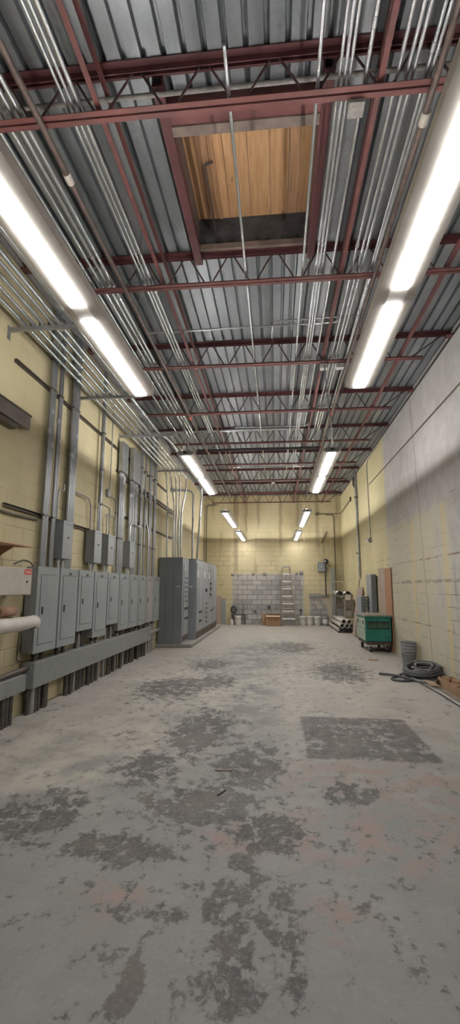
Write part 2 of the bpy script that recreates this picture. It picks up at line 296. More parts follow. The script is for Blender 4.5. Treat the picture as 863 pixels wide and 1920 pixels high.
# ------------------------------------------------------------------ mesh helpers
class MB:
    def __init__(s): s.v = []; s.f = []; s.sm = []
    def add(s, vs, fs, smooth=False):
        o = len(s.v); s.v += [tuple(v) for v in vs]; s.f += [tuple(i + o for i in f) for f in fs]; s.sm += [smooth] * len(fs); return s
    def box(s, x0, x1, y0, y1, z0, z1):
        vs = [(x, y, z) for z in (z0, z1) for y in (y0, y1) for x in (x0, x1)]
        return s.add(vs, [(0, 2, 3, 1), (4, 5, 7, 6), (0, 1, 5, 4), (2, 6, 7, 3), (0, 4, 6, 2), (1, 3, 7, 5)])
    def bbox(s, x0, x1, y0, y1, z0, z1, b=0.008):               # box with chamfered edges
        x0, x1 = sorted((x0, x1)); y0, y1 = sorted((y0, y1)); z0, z1 = sorted((z0, z1))
        bm = bmesh.new(); bmesh.ops.create_cube(bm, size=1)
        for v in bm.verts: v.co = Vector(((x0 + x1) / 2 + v.co.x * (x1 - x0), (y0 + y1) / 2 + v.co.y * (y1 - y0), (z0 + z1) / 2 + v.co.z * (z1 - z0)))
        bmesh.ops.bevel(bm, geom=bm.edges[:], offset=b, segments=1, affect='EDGES', profile=0.5)
        bm.verts.index_update(); s.add([v.co[:] for v in bm.verts], [[v.index for v in f.verts] for f in bm.faces]); bm.free(); return s
    def obox(s, c, size, rot):                                   # box turned by an Euler rotation
        m = Euler(rot).to_matrix(); c = Vector(c); vs = []
        for z in (-.5, .5):
            for y in (-.5, .5):
                for x in (-.5, .5): vs.append(c + m @ Vector((x * size[0], y * size[1], z * size[2])))
        return s.add(vs, [(0, 2, 3, 1), (4, 5, 7, 6), (0, 1, 5, 4), (2, 6, 7, 3), (0, 4, 6, 2), (1, 3, 7, 5)])
    def prism(s, poly, axis, a, b):                              # polygon in the two other axes, pulled along axis
        def P(p, t): return {'x': (t, p[0], p[1]), 'y': (p[0], t, p[1]), 'z': (p[0], p[1], t)}[axis]
        n = len(poly); vs = [P(p, a) for p in poly] + [P(p, b) for p in poly]
        return s.add(vs, [tuple(range(n)), tuple(range(2 * n - 1, n - 1, -1))] + [(i, i + n, (i + 1) % n + n, (i + 1) % n) for i in range(n)])
    def tube(s, pts, r, seg=10, fillet=0.0, closed=False, caps=True, arc=5):
        P = [Vector(p) for p in pts]
        if fillet and len(P) > 2:
            Q = [P[0]]
            for i in range(1, len(P) - 1):
                a = (P[i - 1] - P[i]); b = (P[i + 1] - P[i]); d = min(fillet, a.length * .49, b.length * .49)
                a = P[i] + a.normalized() * d; b = P[i] + b.normalized() * d
                for k in range(arc + 1):
                    t = k / arc; Q.append(a * (1 - t) ** 2 + P[i] * 2 * t * (1 - t) + b * t * t)
            Q.append(P[-1]); P = Q
        n = len(P); rings = []; up = None
        for i, p in enumerate(P):
            d = (P[(i + 1) % n] - P[i - 1]) if closed else (P[min(i + 1, n - 1)] - P[max(i - 1, 0)])
            d.normalize()
            if up is None:
                up = Vector((0, 0, 1)) if abs(d.z) < .9 else Vector((1, 0, 0))
            u = (up - d * up.dot(d)).normalized(); up = u; v = d.cross(u)
            rr = r[i] if isinstance(r, (list, tuple)) else r
            rings.append([p + (u * math.cos(2 * math.pi * k / seg) + v * math.sin(2 * math.pi * k / seg)) * rr for k in range(seg)])
        vs = [q for rg in rings for q in rg]; fs = []
        for i in range(n if closed else n - 1):
            j = (i + 1) % n
            for k in range(seg): fs.append((i * seg + k, i * seg + (k + 1) % seg, j * seg + (k + 1) % seg, j * seg + k))
        s.add(vs, fs, True)
        if caps and not closed:
            s.add(rings[0], [tuple(range(seg - 1, -1, -1))]); s.add(rings[-1], [tuple(range(seg))])
        return s
    def pipe(s, a, b, r, ri, seg=16):                            # open hollow pipe
        a, b = Vector(a), Vector(b); d = (b - a).normalized(); u = (Vector((0, 0, 1)) if abs(d.z) < .9 else Vector((1, 0, 0))); u = (u - d * u.dot(d)).normalized(); v = d.cross(u)
        vs = []
        for (p, rr) in ((a, r), (b, r), (b, ri), (a, ri)):
            vs += [p + (u * math.cos(2 * math.pi * k / seg) + v * math.sin(2 * math.pi * k / seg)) * rr for k in range(seg)]
        fs = []
        for i in range(4):
            j = (i + 1) % 4
            for k in range(seg): fs.append((i * seg + k, i * seg + (k + 1) % seg, j * seg + (k + 1) % seg, j * seg + k))
        return s.add(vs, fs, True)
    def lathe(s, prof, c, seg=24):                               # profile (r, z) turned about the vertical
        n = len(prof); vs = []
        for (r, z) in prof: vs += [(c[0] + r * math.cos(2 * math.pi * k / seg), c[1] + r * math.sin(2 * math.pi * k / seg), c[2] + z) for k in range(seg)]
        fs = [(i * seg + k, i * seg + (k + 1) % seg, (i + 1) * seg + (k + 1) % seg, (i + 1) * seg + k) for i in range(n - 1) for k in range(seg)]
        s.add(vs, fs, True)
        return s.add(vs[:seg], [tuple(range(seg - 1, -1, -1))]).add(vs[-seg:], [tuple(range(seg))])
    def angle(s, axis, a, b, y, z, leg, t, sx, sz):              # L section along an axis; corner at (y,z), legs towards sx, sz
        p = [(y, z), (y + sx * leg, z), (y + sx * leg, z + sz * t), (y + sx * t, z + sz * t), (y + sx * t, z + sz * leg), (y, z + sz * leg)]
        return s.prism(p, axis, a, b)

def mesh_of(name, mb, m, origin):
    me = bpy.data.meshes.new(name); o = Vector(origin)
    me.from_pydata([tuple(Vector(v) - o) for v in mb.v], [], mb.f)
    me.polygons.foreach_set('use_smooth', mb.sm)
    bm = bmesh.new(); bm.from_mesh(me); bmesh.ops.recalc_face_normals(bm, faces=bm.faces); bm.to_mesh(me); bm.free()
    me.materials.append(m); me.update(); return me
WL = {}
def tag(o, label, cat, group=None):
    o['label'] = label; o['category'] = cat
    if group: o['group'] = group
    return o
def thing(name, label, cat, loc, group=None):
    o = bpy.data.objects.new(name, None); o.empty_display_size = 0.1; COL.objects.link(o); o.location = loc; WL[o.name] = Vector(loc)
    return tag(o, label, cat, group)
def part(name, mb, m, parent, label=None):                      # coordinates are those of the room
    loc = WL[parent.name]; o = bpy.data.objects.new(name, mesh_of(name, mb, m, loc)); COL.objects.link(o)
    o.parent = parent; WL[o.name] = loc
    if label: o['label'] = label
    return o
def solo(name, mb, m, label, cat, loc, group=None):
    o = bpy.data.objects.new(name, mesh_of(name, mb, m, loc)); COL.objects.link(o); o.location = loc; WL[o.name] = Vector(loc)
    return tag(o, label, cat, group)
def struct(name, mb, m):
    o = bpy.data.objects.new(name, mesh_of(name, mb, m, (0, 0, 0))); COL.objects.link(o); o['kind'] = 'structure'; return o
def dup(root, loc, label=None, group=None):
    r = root.copy(); COL.objects.link(r); r.location = loc; WL[r.name] = Vector(loc)
    if label: r['label'] = label
    if group: r['group'] = group
    for ch in list(root.children):
        c = ch.copy(); COL.objects.link(c); c.parent = r; WL[c.name] = Vector(loc)
        for g in list(ch.children):
            d = g.copy(); COL.objects.link(d); d.parent = c
    return r
ORD = ['first', 'second', 'third', 'fourth', 'fifth', 'sixth', 'seventh', 'eighth', 'ninth', 'tenth', 'eleventh', 'twelfth', 'thirteenth', 'fourteenth', 'fifteenth', 'sixteenth']

# ------------------------------------------------------------------ the setting
struct('floor', MB().box(XL - .2, XR + .2, YB - .2, YF + .2, -.15, 0), floor_mat())
struct('wall_left', MB().box(XL - .2, XL, YB - .2, YF + .2, 0, ZD + .3), wall_yellow('yellow_block_left', 'y'))
struct('wall_right', MB().box(XR, XR + .2, YB - .2, YF + .2, 0, ZD + .3), wall_grey())
struct('wall_far', MB().box(XL, XR, YF, YF + .2, 0, ZD + .3), wall_yellow('yellow_block_far', 'x', ((-1.84, 1.13, -.4, 2.06, 9), (1.36, 2.10, -.4, 1.16, 9))))
struct('wall_back', MB().box(XL, XR, YB - .2, YB, 0, ZD + .3), wall_yellow('yellow_block_back', 'x'))
# corrugated roof deck: flat pans with narrow ribs going up, cut out for the hatch
HX0, HX1, HY0, HY1 = -0.82, 0.40, 3.32, 4.77
def deck_profile(xa, xb):
    P, k = [], math.floor((xa + 0.931) / 0.152) - 1
    pts = []
    x = -0.931 + k * 0.152
    while x < xb + .2:
        pts += [(x - .023, ZD), (x - .012, ZD + .048), (x + .012, ZD + .048), (x + .023, ZD)]; x += 0.152
    def zat(q):
        for (a, za), (b, zb) in zip(pts, pts[1:]):
            if a <= q <= b: return za + (zb - za) * (q - a) / (b - a)
        return ZD
    return [(xa, zat(xa))] + [p for p in pts if xa < p[0] < xb] + [(xb, zat(xb))]
dk = MB()
def deck_strip(xa, xb, ya, yb):
    pr = deck_profile(xa, xb); n = len(pr)
    dk.add([(x, ya, z) for x, z in pr] + [(x, yb, z) for x, z in pr], [(i, i + 1, i + 1 + n, i + n) for i in range(n - 1)])
deck_strip(XL, XR, YB, HY0); deck_strip(XL, HX0, HY0, HY1); deck_strip(HX1, XR, HY0, HY1); deck_strip(XL, XR, HY1, YF)
struct('ceiling', dk, M['deck'])
struct('trim_1', MB().box(XR - .035, XR, YB, YF, 5.345, 5.40), M['mortar'])
struct('trim_2', MB().box(XR - .02, XR, YB, YF, 5.322, 5.345), M['black'])
struct('trim_3', MB().box(XL, XL + .035, YB, YF, 5.33, 5.40), M['mortar'])

# ------------------------------------------------------------------ hatch in the roof
t = thing('roof_hatch', 'square wooden roof hatch in a red steel frame between the first two joists', 'hatch', (-.21, 4.0, 5.39))
fr = MB(); fr.box(HX0 - .085, HX0, 2.95, 4.97, 5.28, 5.30); fr.box(HX0 - .012, HX0, 2.95, 4.97, 5.30, 5.39); fr.box(HX0 - .085, HX0 - .075, 2.95, 4.97, 5.30, 5.385)
part('frame_beam', fr, M['red_dark'], t)
fr = MB(); fr.box(HX1, HX1 + .085, 2.95, 4.97, 5.28, 5.30); fr.box(HX1, HX1 + .012, 2.95, 4.97, 5.30, 5.39); fr.box(HX1 + .075, HX1 + .085, 2.95, 4.97, 5.30, 5.385)
part('frame_beam', fr, M['red_dark'], t)
fr = MB(); fr.box(HX0, HX1, 3.09, 3.27, 5.285, 5.30); fr.box(HX0, HX1, 3.09, 3.105, 5.30, 5.39); fr.box(HX0, HX1, 3.255, 3.27, 5.30, 5.39)
part('header_beam', fr, M['red'], t)
part('header_lip', MB().box(HX0, HX1, 3.27, 3.36, 5.27, 5.285), M['curb_brown'], t, 'brown lower lip of the header')
part('edge_plate', MB().box(HX0, HX1, 4.75, 4.79, 5.31, 5.375), M['curb_brown'], t, 'dull brown plate under the cut deck edge')
ZW = 5.73
part('curb', MB().box(HX0 - .02, HX1 + .02, 4.79, 4.83, 5.39, ZW), M['curb'], t, 'dark tarred far curb')
part('curb', MB().box(HX0 - .06, HX0 - .02, 3.25, 4.83, 5.39, ZW), M['curb_brown'], t)
part('curb', MB().box(HX1 + .02, HX1 + .06, 3.25, 4.83, 5.39, ZW), M['curb_brown'], t)
part('curb', MB().box(HX0 - .06, HX1 + .06, 3.2, 3.25, 5.39, ZW), M['curb_brown'], t)
x = HX0 - .06; i = 0
for wd in (.14, .12, .15, .24, .22, .19, .11, .16, .15):
    x1 = min(x + wd, HX1 + .06)
    part('plank', MB().bbox(x + .002, x1 - .002, 3.2, 4.83, ZW, ZW + .03, .003), M['plank_dark'] if i in (1, 6) else M['plank'], t)
    x = x1; i += 1
part('batten', MB().box(-.60, -.56, 3.3, 4.78, ZW - .02, ZW), M['plank_dark'], t)
solo('bent_pipe', MB().tube([(-.62, 4.70, 5.45), (-.66, 4.70, 5.66), (-.67, 4.05, 5.69), (-.58, 4.02, 5.69)], .012, 8, .04), M['rust_pipe'], 'thin rusty bent pipe inside the left side of the roof hatch', 'pipe', (-.62, 4.7, 5.45))

# ------------------------------------------------------------------ bar joists
JY = [2.89 + 2.04 * k for k in range(9)]
ZB, ZT = 5.0, 5.37        # chord levels
def make_joist():
    y = 0.0; t = thing('bar_joist', '', 'joist', (0, 0, 0), 'red open web roof joists')
    tc = MB()
    for sy in (-1, 1): tc.angle('x', XL + .01, XR - .01, sy * .012, ZT + .015, .055, .007, sy, -1)
    part('top_chord', tc, M['red_dark'], t)
    bc = MB()
    for sy in (-1, 1): bc.angle('x', -2.62, 2.28, sy * .008, ZB - .02, .040, .006, sy, 1)
    part('bottom_chord', bc, M['red'], t)
    px = -2.45
    part('web_bar', MB().tube([(XL + .12, 0, ZT), (-2.55, 0, ZB)], .010, 6), M['web'], t)
    k = 0
    x = -2.30
    while x < 2.0:
        part('web_bar', MB().tube([(x + .03, 0, ZB), (x + .22, 0, ZT - .03)], .0095, 6), M['web'], t)
        if x + .52 < 2.2: part('web_bar', MB().tube([(x + .29, 0, ZT - .03), (x + .48, 0, ZB)], .0095, 6), M['web'], t)
        x += .52
    part('web_bar', MB().tube([(XR - .12, 0, ZT), (2.10, 0, ZB)], .010, 6), M['web'], t)
    part('bearing_seat', MB().box(XL + .01, XL + .10, -.06, .06, ZT - .05, ZT - .035), M['red_dark'], t)
    part('bearing_seat', MB().box(XR - .10, XR - .01, -.06, .06, ZT - .05, ZT - .035), M['red_dark'], t)
    return t
jn = ['red roof joist nearest the camera, crossing just before the hatch', 'red roof joist just past the far edge of the hatch'] + ['red roof joist, %s one counted back from the hatch' % ORD[k] for k in range(1, 6)] + ['red roof joist next to last before the far wall', 'red roof joist right against the far yellow wall']
j0 = make_joist(); j0.location = (0, JY[0], 0); j0['label'] = jn[0]
for k in range(1, 9): dup(j0, (0, JY[k], 0), jn[k])

# ------------------------------------------------------------------ bridging angles along the room
def bridging(x, z, side, label):
    mb = MB(); mb.angle('y', YB + .02, YF - .02, x, z, .04, .006, side, 1)
    solo('bridging_angle', mb, M['red'], label, 'bridging', (x, 3, z), 'red bridging angles')
bridging(-1.30, 5.035, 1, 'left lower red bridging angle running over the joist bottom chords')
bridging(-1.28, 5.275, 1, 'left upper red bridging angle close under the roof deck')
bridging(0.76, 5.035, 1, 'lower red bridging angle right of the hatch, over the bottom chords')
bridging(0.79, 5.275, 1, 'upper red bridging angle right of the hatch, close under the deck')
bridging(1.93, 5.035, 1, 'thin red bridging angle nearest the right wall')

# ------------------------------------------------------------------ sprinkler pipes
t = thing('sprinkler_pipe', 'rusty brown overhead pipe along the left row of lights, below the joists', 'pipe', (-1.70, 4, 4.9))
part('pipe_run', MB().tube([(-1.71, YB + .02, 4.9), (-1.68, 17.6, 4.9)], .024, 12), M['rust_pipe'], t)
for y, m in ((3.3, 'pvc'), (8.95, 'coupling'), (11.28, 'coupling')): part('coupling', MB().tube([(-1.70, y - .05, 4.9), (-1.70, y + .05, 4.9)], .034, 12), M[m], t)
t = thing('sprinkler_pipe', 'rusty brown overhead pipe along the right row of lights, below the joists', 'pipe', (1.12, 4, 4.9))
part('pipe_run', MB().tube([(1.10, YB + .02, 4.9), (1.16, 17.6, 4.9)], .024, 12), M['rust_pipe'], t)
for y, m in ((3.05, 'pvc'), (8.97, 'coupling'), (11.25, 'coupling')): part('coupling', MB().tube([(1.125, y - .05, 4.9), (1.125, y + .05, 4.9)], .034, 12), M[m], t)
t = thing('main_pipe', 'dark cross pipe joining the two rusty overhead pipes', 'pipe', (0, 11.27, 4.9))
part('pipe_run', MB().tube([(-1.95, 11.27, 4.895), (1.15, 11.25, 4.895)], .034, 12), M['rubber'], t)
for x in (-.60, .45): part('pipe_hanger', MB().tube([(x, 11.26, 4.9), (x, 11.26, 5.385)], .006, 6), M['galv'], t)

# ------------------------------------------------------------------ conduits lying in the joist webs, lengthwise
ZC = 5.032
def ceil_conduit(pts, r, label, group, m='conduit', cl=True):
    pts = [(p[0], p[1], p[2] + .3 * r) for p in pts]; r = r * 1.3
    t = thing('ceiling_conduit', label, 'conduit', pts[0][:2] + (pts[0][2],), group)
    part('tube', MB().tube(pts, r, 10, .14), M[m], t)
    if cl:                                                    # coupling sleeves every three metres
        y = pts[0][1] + 2.2 + random.random() * 1.5; x = pts[0][0]
        yend = max(p[1] for p in pts)
        x2 = pts[1][0]
        while y < min(pts[1][1], 13) - .3:
            xx = x + (x2 - x) * (y - pts[0][1]) / (pts[1][1] - pts[0][1])
            if y > 1.5: part('coupling', MB().tube([(xx, y - .03, pts[0][2]), (xx, y + .03, pts[0][2])], r * 1.25, 10), M['galv'], t)
            y += 3.05
    return t
solo('cross_pipe', MB().tube([(-2.7, 2.99, 5.25), (2.68, 2.97, 5.25)], .019, 10), M['mortar'], 'dusty pale pipe running crosswise beside the nearest joist', 'pipe', (0, 2.98, 5.25))
gr = 'conduits left of the hatch'
for k, (x, y1, r) in enumerate(((-2.28, 10.2, .013), (-2.14, 9.2, .011), (-2.04, 10.6, .013), (-1.965, 11.0, .016), (-1.905, 10.9, .015), (-1.52, 10.3, .010), (-1.475, 13.6, .010), (-1.43, 10.25, .014))):
    ceil_conduit([(x, YB + .02, ZC + r), (x + .02, y1, ZC + r)], r, 'overhead conduit left of the hatch, %s counted from the left wall' % ORD[k], gr)
ceil_conduit([(-.30, 2.55, ZC + .011), (-.305, 14.0, ZC + .011)], .011, 'lone white conduit crossing below the roof hatch opening', None)
gr = 'conduits right of the hatch'
for k, (x, x1, y1, r) in enumerate(((.325, .36, 14.5, .011), (.475, .50, 13.0, .009), (.515, .53, 10.2, .010), (.555, .56, 14.0, .010), (.667, .67, 10.1, .012), (.873, .905, 10.25, .012), (.945, .96, 10.3, .012), (.983, 1.01, 11.6, .011), (1.025, 1.16, 11.6, .011), (1.098, 1.13, 6.9, .011))):
    ceil_conduit([(x, YB + .02, ZC + r), (x1, y1, ZC + r)], r, 'overhead conduit right of the hatch, %s counted from the hatch side' % ORD[k], gr)
# crosswise conduits
ceil_conduit([(-1.75, 6.05, 5.075), (.93, 6.0, 5.075), (1.0, 5.6, 5.075)], .011, 'thin crosswise conduit between the second and third joists', 'crosswise conduits', cl=False)
ceil_conduit([(-.02, 6.35, 5.09), (0.0, 5.93, 5.09), (.86, 5.90, 5.09), (1.28, 5.90, 5.09)], .009, 'thinner crosswise conduit with a bent left end, past the second joist', 'crosswise conduits', cl=False)
ceil_conduit([(-2.9, 10.33, 5.07), (.52, 10.33, 5.07), (.56, 9.9, 5.07)], .022, 'bright crosswise conduit just past the fourth joist, left bend', 'crosswise conduits', cl=False)
ceil_conduit([(-.9, 10.29, 5.12), (.75, 10.29, 5.12), (.80, 9.9, 5.12)], .014, 'second crosswise conduit past the fourth joist, bent toward the camera', 'crosswise conduits', cl=False)
ceil_conduit([(-1.6, 11.62, 5.16), (.90, 11.62, 5.16), (.96, 11.3, 5.16)], .016, 'pale crosswise conduit behind the dark cross pipe', 'crosswise conduits', cl=False)
ceil_conduit([(-1.2, 13.6, 5.05), (2.3, 13.6, 5.05)], .014, 'crosswise conduit far back, near the far suspended lights', 'crosswise conduits', cl=False)
for x, lb in ((.79, 'left of the two white boxes under the third joist'), (1.04, 'right of the two white boxes under the third joist')):
    t = thing('junction_box', 'small white junction box, ' + lb, 'box', (x, 7.03, 4.93), 'white boxes under the third joist')
    part('box_body', MB().bbox(x - .06, x + .06, 6.99, 7.09, 4.90, 4.975, .005), M['white'], t); part('connector', MB().tube([(x, 7.09, 4.94), (x, 7.15, 4.97)], .012, 8), M['galv'], t)
t = thing('junction_box', 'grey square box plate under the nearest joist, right of the hatch', 'box', (.62, 2.97, 4.95))
part('box_body', MB().bbox(.565, .68, 2.92, 3.04, 4.935, 4.97, .004), M['mortar'], t); part('cover_screw', MB().lathe([(.006, 0), (.006, .003)], (.60, 2.95, 4.932), 8), M['strut_dark'], t)
t = thing('junction_box', 'small grey box hanging low from the roof near the far wall', 'box', (-.06, 16.0, 5.1))
part('box_body', MB().bbox(-.12, 0, 15.95, 16.05, 5.07, 5.13, .008), M['white'], t); part('stem', MB().tube([(-.06, 16, 5.13), (-.06, 16, 5.385)], .012, 8), M['rubber'], t)

# ------------------------------------------------------------------ suspended light fixtures
ZL = 3.40; LLEN = 1.36; HL = 2.98
def make_fixture():
    t = thing('suspended_light', '', 'light', (0, 0, ZL), 'suspended double light fixtures')
    hb = MB()                                               # tray with sloped wings, seen from below
    hb.prism([(-.13, ZL + .065), (-.13, ZL + .125), (-.124, ZL + .125), (-.124, ZL + .112), (.124, ZL + .112), (.124, ZL + .125), (.13, ZL + .125), (.13, ZL + .065), (.060, ZL + .045), (-.060, ZL + .045)], 'y', 0, HL)
    part('housing', hb, M['housing'], t)
    for a in (.04, HL - .04 - LLEN):
        part('diffuser', MB().bbox(-.054, .054, a, a + LLEN, ZL + .031, ZL + .0449, .005), M['lens'], t)
    part('spine', MB().box(-.022, .022, .05, HL - .05, ZL + .1121, ZL + .135), M['housing'], t)
    for s_ in (-1, 1): part('uplight_slot', MB().box(min(s_ * .0225, s_ * .0235), max(s_ * .0225, s_ * .0235), .06, HL - .06, ZL + .114, ZL + .126), M['uplens'], t)
    for y in (0, HL):
        part('end_cap', MB().bbox(-.10, .10, y - .012 if y == 0 else y, y if y == 0 else y + .012, ZL + .05, ZL + .11, .004), M['galv'], t)
        part('latch', MB().box(-.03, .03, y - .02 if y == 0 else y + .0125, y - .0125 if y == 0 else y + .02, ZL + .07, ZL + .10), M['strut_dark'], t)
    for y in (.22, HL - .22):
        hg = MB(); hg.tube([(-.12, y, ZL + .125), (0, y, ZL + .42), (.12, y, ZL + .125)], .0035, 5); hg.tube([(0, y, ZL + .42), (0, y, ZD)], .003, 5)
        part('hanger_wire', hg, M['strut_dark'], t)
    return t
FL = [(1.50, 'nearest the camera'), (6.68, 'second from the camera'), (12.15, 'third from the camera'), (16.55, 'farthest, by the far wall')]
f0 = make_fixture(); first = True
for sx, sd in ((-1.36, 'left'), (.835, 'right')):
    for k, (y, d) in enumerate(FL):
        lb = 'lit white double fixture hanging in the %s row, %s' % (sd, d)
        if first: f0.location = (sx, y, ZL); f0['label'] = lb; first = False
        else: dup(f0, (sx + (.03 if k and sd == "left" else 0), y, ZL), lb)
solo('power_cord', MB().tube([(-1.30, 6.66, 3.50), (-1.27, 6.60, 3.62), (-1.33, 6.55, 3.78), (-1.36, 6.62, 3.98)], .014, 8, .1), M['conduit_dull'], 'short grey cord curving up from the second left light', 'cord', (-1.3, 6.66, 3.5))
solo('power_cord', MB().tube([(.84, 6.66, 3.52), (.83, 6.62, 3.75), (.79, 6.70, 4.3), (.78, 6.9, 4.98)], .012, 8, .1), M['conduit'], 'pale cord rising from the second right light to the joist', 'cord', (.84, 6.66, 3.5))

# ------------------------------------------------------------------ left wall: trapeze brackets and conduit bank
for k, (y, xe) in enumerate(((4.77, -2.16), (6.78, -2.05), (8.68, -1.95), (11.50, -2.15))):
    t = thing('strut_bracket', 'grey strut bracket on the left wall holding the conduit bank, %s from the camera' % ORD[k], 'bracket', (XL, y, 4.43), 'strut brackets on the left wall')
    ch = MB(); ch.box(XL, xe, y - .02, y - .016, 4.43, 4.47); ch.box(XL, xe, y + .016, y + .02, 4.43, 4.47); ch.box(XL, xe, y - .016, y + .016, 4.43, 4.434); ch.box(xe - .004, xe, y - .016, y + .016, 4.434, 4.47)
    part('arm', ch, M['strut'], t); part('wall_plate', MB().box(XL, XL + .006, y - .03, y + .03, 4.33, 4.50), M['strut'], t)
    for xx in (-2.80, -2.69, -2.585, -2.46): part('pipe_clamp', MB().box(xx - .004, xx + .004, y - .015, y + .015, 4.44, 4.52), M['strut_dark'], t)
gr = 'conduit bank along the left wall'
bank = []
for k, (x, r) in enumerate(((-2.858, .021), (-2.748, .021), (-2.636, .021), (-2.531, .021))):
    z = 4.47 + r; yd = 11.85 + .06 * k; xd = (-2.89, -2.745, -2.655, -2.60)[k]
    t = thing('wall_conduit', 'bright conduit of the left wall bank dropping to the cabinet, %s out from the wall' % ORD[k], 'conduit', (x, 4, z), gr)
    part('tube', MB().tube([(x, YB + .02, z), (x, yd, z), (x + (xd - x) * .15, yd + .12, 4.2), (xd, 12.25 + .12 * (k % 2), 3.75), (xd, 12.25 + .12 * (k % 2), 2.275)], r, 12, .16), M['bank'], t)
    for yy in (3.2, 6.2 - .2 * k, 9.3 - .2 * k): part('coupling', MB().tube([(x, yy - .03, z), (x, yy + .03, z)], r * 1.2, 12), M['galv'], t)
t = thing('wall_conduit', 'large bright conduit of the left wall bank bending down in an S', 'conduit', (-2.44, 4, 4.5), gr)
part('tube', MB().tube([(-2.46, YB + .02, 4.495), (-2.44, 11.7, 4.495), (-2.36, 12.1, 4.40), (-2.40, 12.25, 4.1), (-2.52, 12.3, 3.5), (-2.52, 12.3, 2.275)], .025, 12, .15), M['bank'], t)
t = thing('wall_conduit', 'thickest outermost conduit, stepping sideways past the third bracket', 'conduit', (-2.30, 4, 4.51), gr)
part('tube', MB().tube([(-2.30, YB + .02, 4.51), (-2.28, 8.75, 4.51), (-2.20, 9.0, 4.51), (-2.16, 9.3, 4.50), (-2.12, 13.05, 4.48), (-2.12, 13.25, 4.2), (-2.28, 13.45, 2.275)], .031, 12, .2), M['bank'], t)
for yy in (3.0, 4.45, 7.6): part('coupling', MB().tube([(-2.295, yy - .05, 4.51), (-2.295, yy + .05, 4.51)], .038, 12), M['galv'], t)
t = thing('wall_conduit', 'dull conduit coming off the left wall and dropping into the long cabinet', 'conduit', (XL + .03, 13.5, 4.3))
part('tube', MB().tube([(XL + .05, 13.3, 4.33), (-2.52, 13.45, 4.33), (-2.42, 13.5, 4.25), (-2.42, 13.5, 2.275)], .032, 12, .12), M['conduit_dull'], t)
part('elbow_box', MB().bbox(XL, XL + .10, 13.24, 13.36, 4.27, 4.39, .008), M['strut'], t)

# vertical conduits on the left wall, from the roof down to the panels
def vert(y, z0, z1, r, label, group, m='riser', x=None):
    x = XL + .045 + r if x is None else x
    t = thing('vertical_conduit', label, 'conduit', (x, y, z0), group)
    part('tube', MB().tube([(x, y, z1), (x, y, z0)], r, 10), M[m], t)
    for zz in (4.15, 2.42):
        if z0 < zz - .1 and zz < z1: part('strap', MB().box(XL + .042, x + r + .004, y - r - .003, y + r + .003, zz - .012, zz + .012), M['strut_dark'], t)
    zc = 3.35 + random.random() * .5
    if z0 < zc: part('coupling', MB().tube([(x, y, zc - .035), (x, y, zc + .035)], r * 1.22, 10), M['galv'], t)
    return t
PT = 1.747
def bundle(ys, z0, rs, where, group, m='riser', z1=5.3):
    for k, y in enumerate(ys):
        r = rs[k] if isinstance(rs, (list, tuple)) else rs
        vert(y, z0[k] if isinstance(z0, (list, tuple)) else z0, z1, r, 'vertical wall conduit, %s, %s from the camera' % (where, ORD[k]), group, m)
bundle((5.735, 5.785, 5.835), PT, .021, 'in the nearest bundle', 'nearest bundle of vertical conduits')
bundle((5.985, 6.04), PT, .021, 'in the pair beside the nearest bundle', 'second bundle of vertical conduits')
bundle((6.415, 6.47, 6.525, 6.58), (PT, PT, PT, PT), (.025, .025, .025, .025), 'in the bundle behind the nearest upper box', 'third bundle of vertical conduits')
vert(7.62, 2.405, 5.3, .036, 'single thick vertical conduit dropping into the second upper box', None)
bundle((8.62, 8.70, 8.79, 8.87), PT, (.026, .03, .03, .026), 'in the bundle past the third upper box', 'fourth bundle of vertical conduits', z1=3.70)
bundle((9.28, 9.35, 9.45, 9.62, 9.72), (2.405, 2.405, PT, PT, PT), (.024, .03, .036, .03, .03), 'in the bundle above the fourth upper box', 'fifth bundle of vertical conduits', z1=3.68)
bundle((10.02, 10.10, 10.40), PT, (.034, .03, .026), 'in the bundle above the eighth panel', 'sixth bundle of vertical conduits')
bundle((10.78, 10.87, 11.22, 11.30), PT, (.026, .032, .026, .03), 'in the last bundle before the tall cabinet', 'seventh bundle of vertical conduits')
t = thing('bundle_shade_box', 'wide grey box standing for conduits and their shadow, above the third upper box', 'shade box', (XL, 8.75, 3.7))  # added box: conduits and the shadow between them merged into one grey shape
part('shade_box_body', MB().bbox(XL + .042, XL + .125, 8.58, 8.92, 3.72, 4.32, .006), M['strut'], t); part('shade_box_edge', MB().box(XL + .042, XL + .13, 8.57, 8.93, 3.70, 3.718), M['strut_dark'], t)
t = thing('bundle_shade_box', 'wide grey box standing for conduits and their shadow, above the fourth upper box', 'shade box', (XL, 9.5, 3.7))  # same for the next bundle: pipes plus their wall shadow as one box
part('shade_box_body', MB().bbox(XL + .042, XL + .13, 9.27, 9.78, 3.70, 4.40, .006), M['strut'], t); part('shade_box_edge', MB().box(XL + .042, XL + .135, 9.26, 9.79, 3.68, 3.698), M['strut_dark'], t)
t = thing('thin_conduit', 'thin dull conduit dropping to a small switch box high on the left wall', 'conduit', (XL + .02, 8.13, 3.2))
part('tube', MB().tube([(XL + .055, 8.15, 4.9), (XL + .055, 8.13, 3.24)], .012, 8), M['conduit_dull'], t)
part('switch_box', MB().bbox(XL, XL + .06, 8.07, 8.19, 3.12, 3.26, .006), M['conduit_dull'], t)
part('tube', MB().tube([(XL + .03, 8.19, 3.17), (XL + .055, 8.46, 3.12), (XL + .055, 8.53, 2.9), (XL + .055, 8.53, 1.747)], .014, 8, .14), M['conduit_dull'], t)
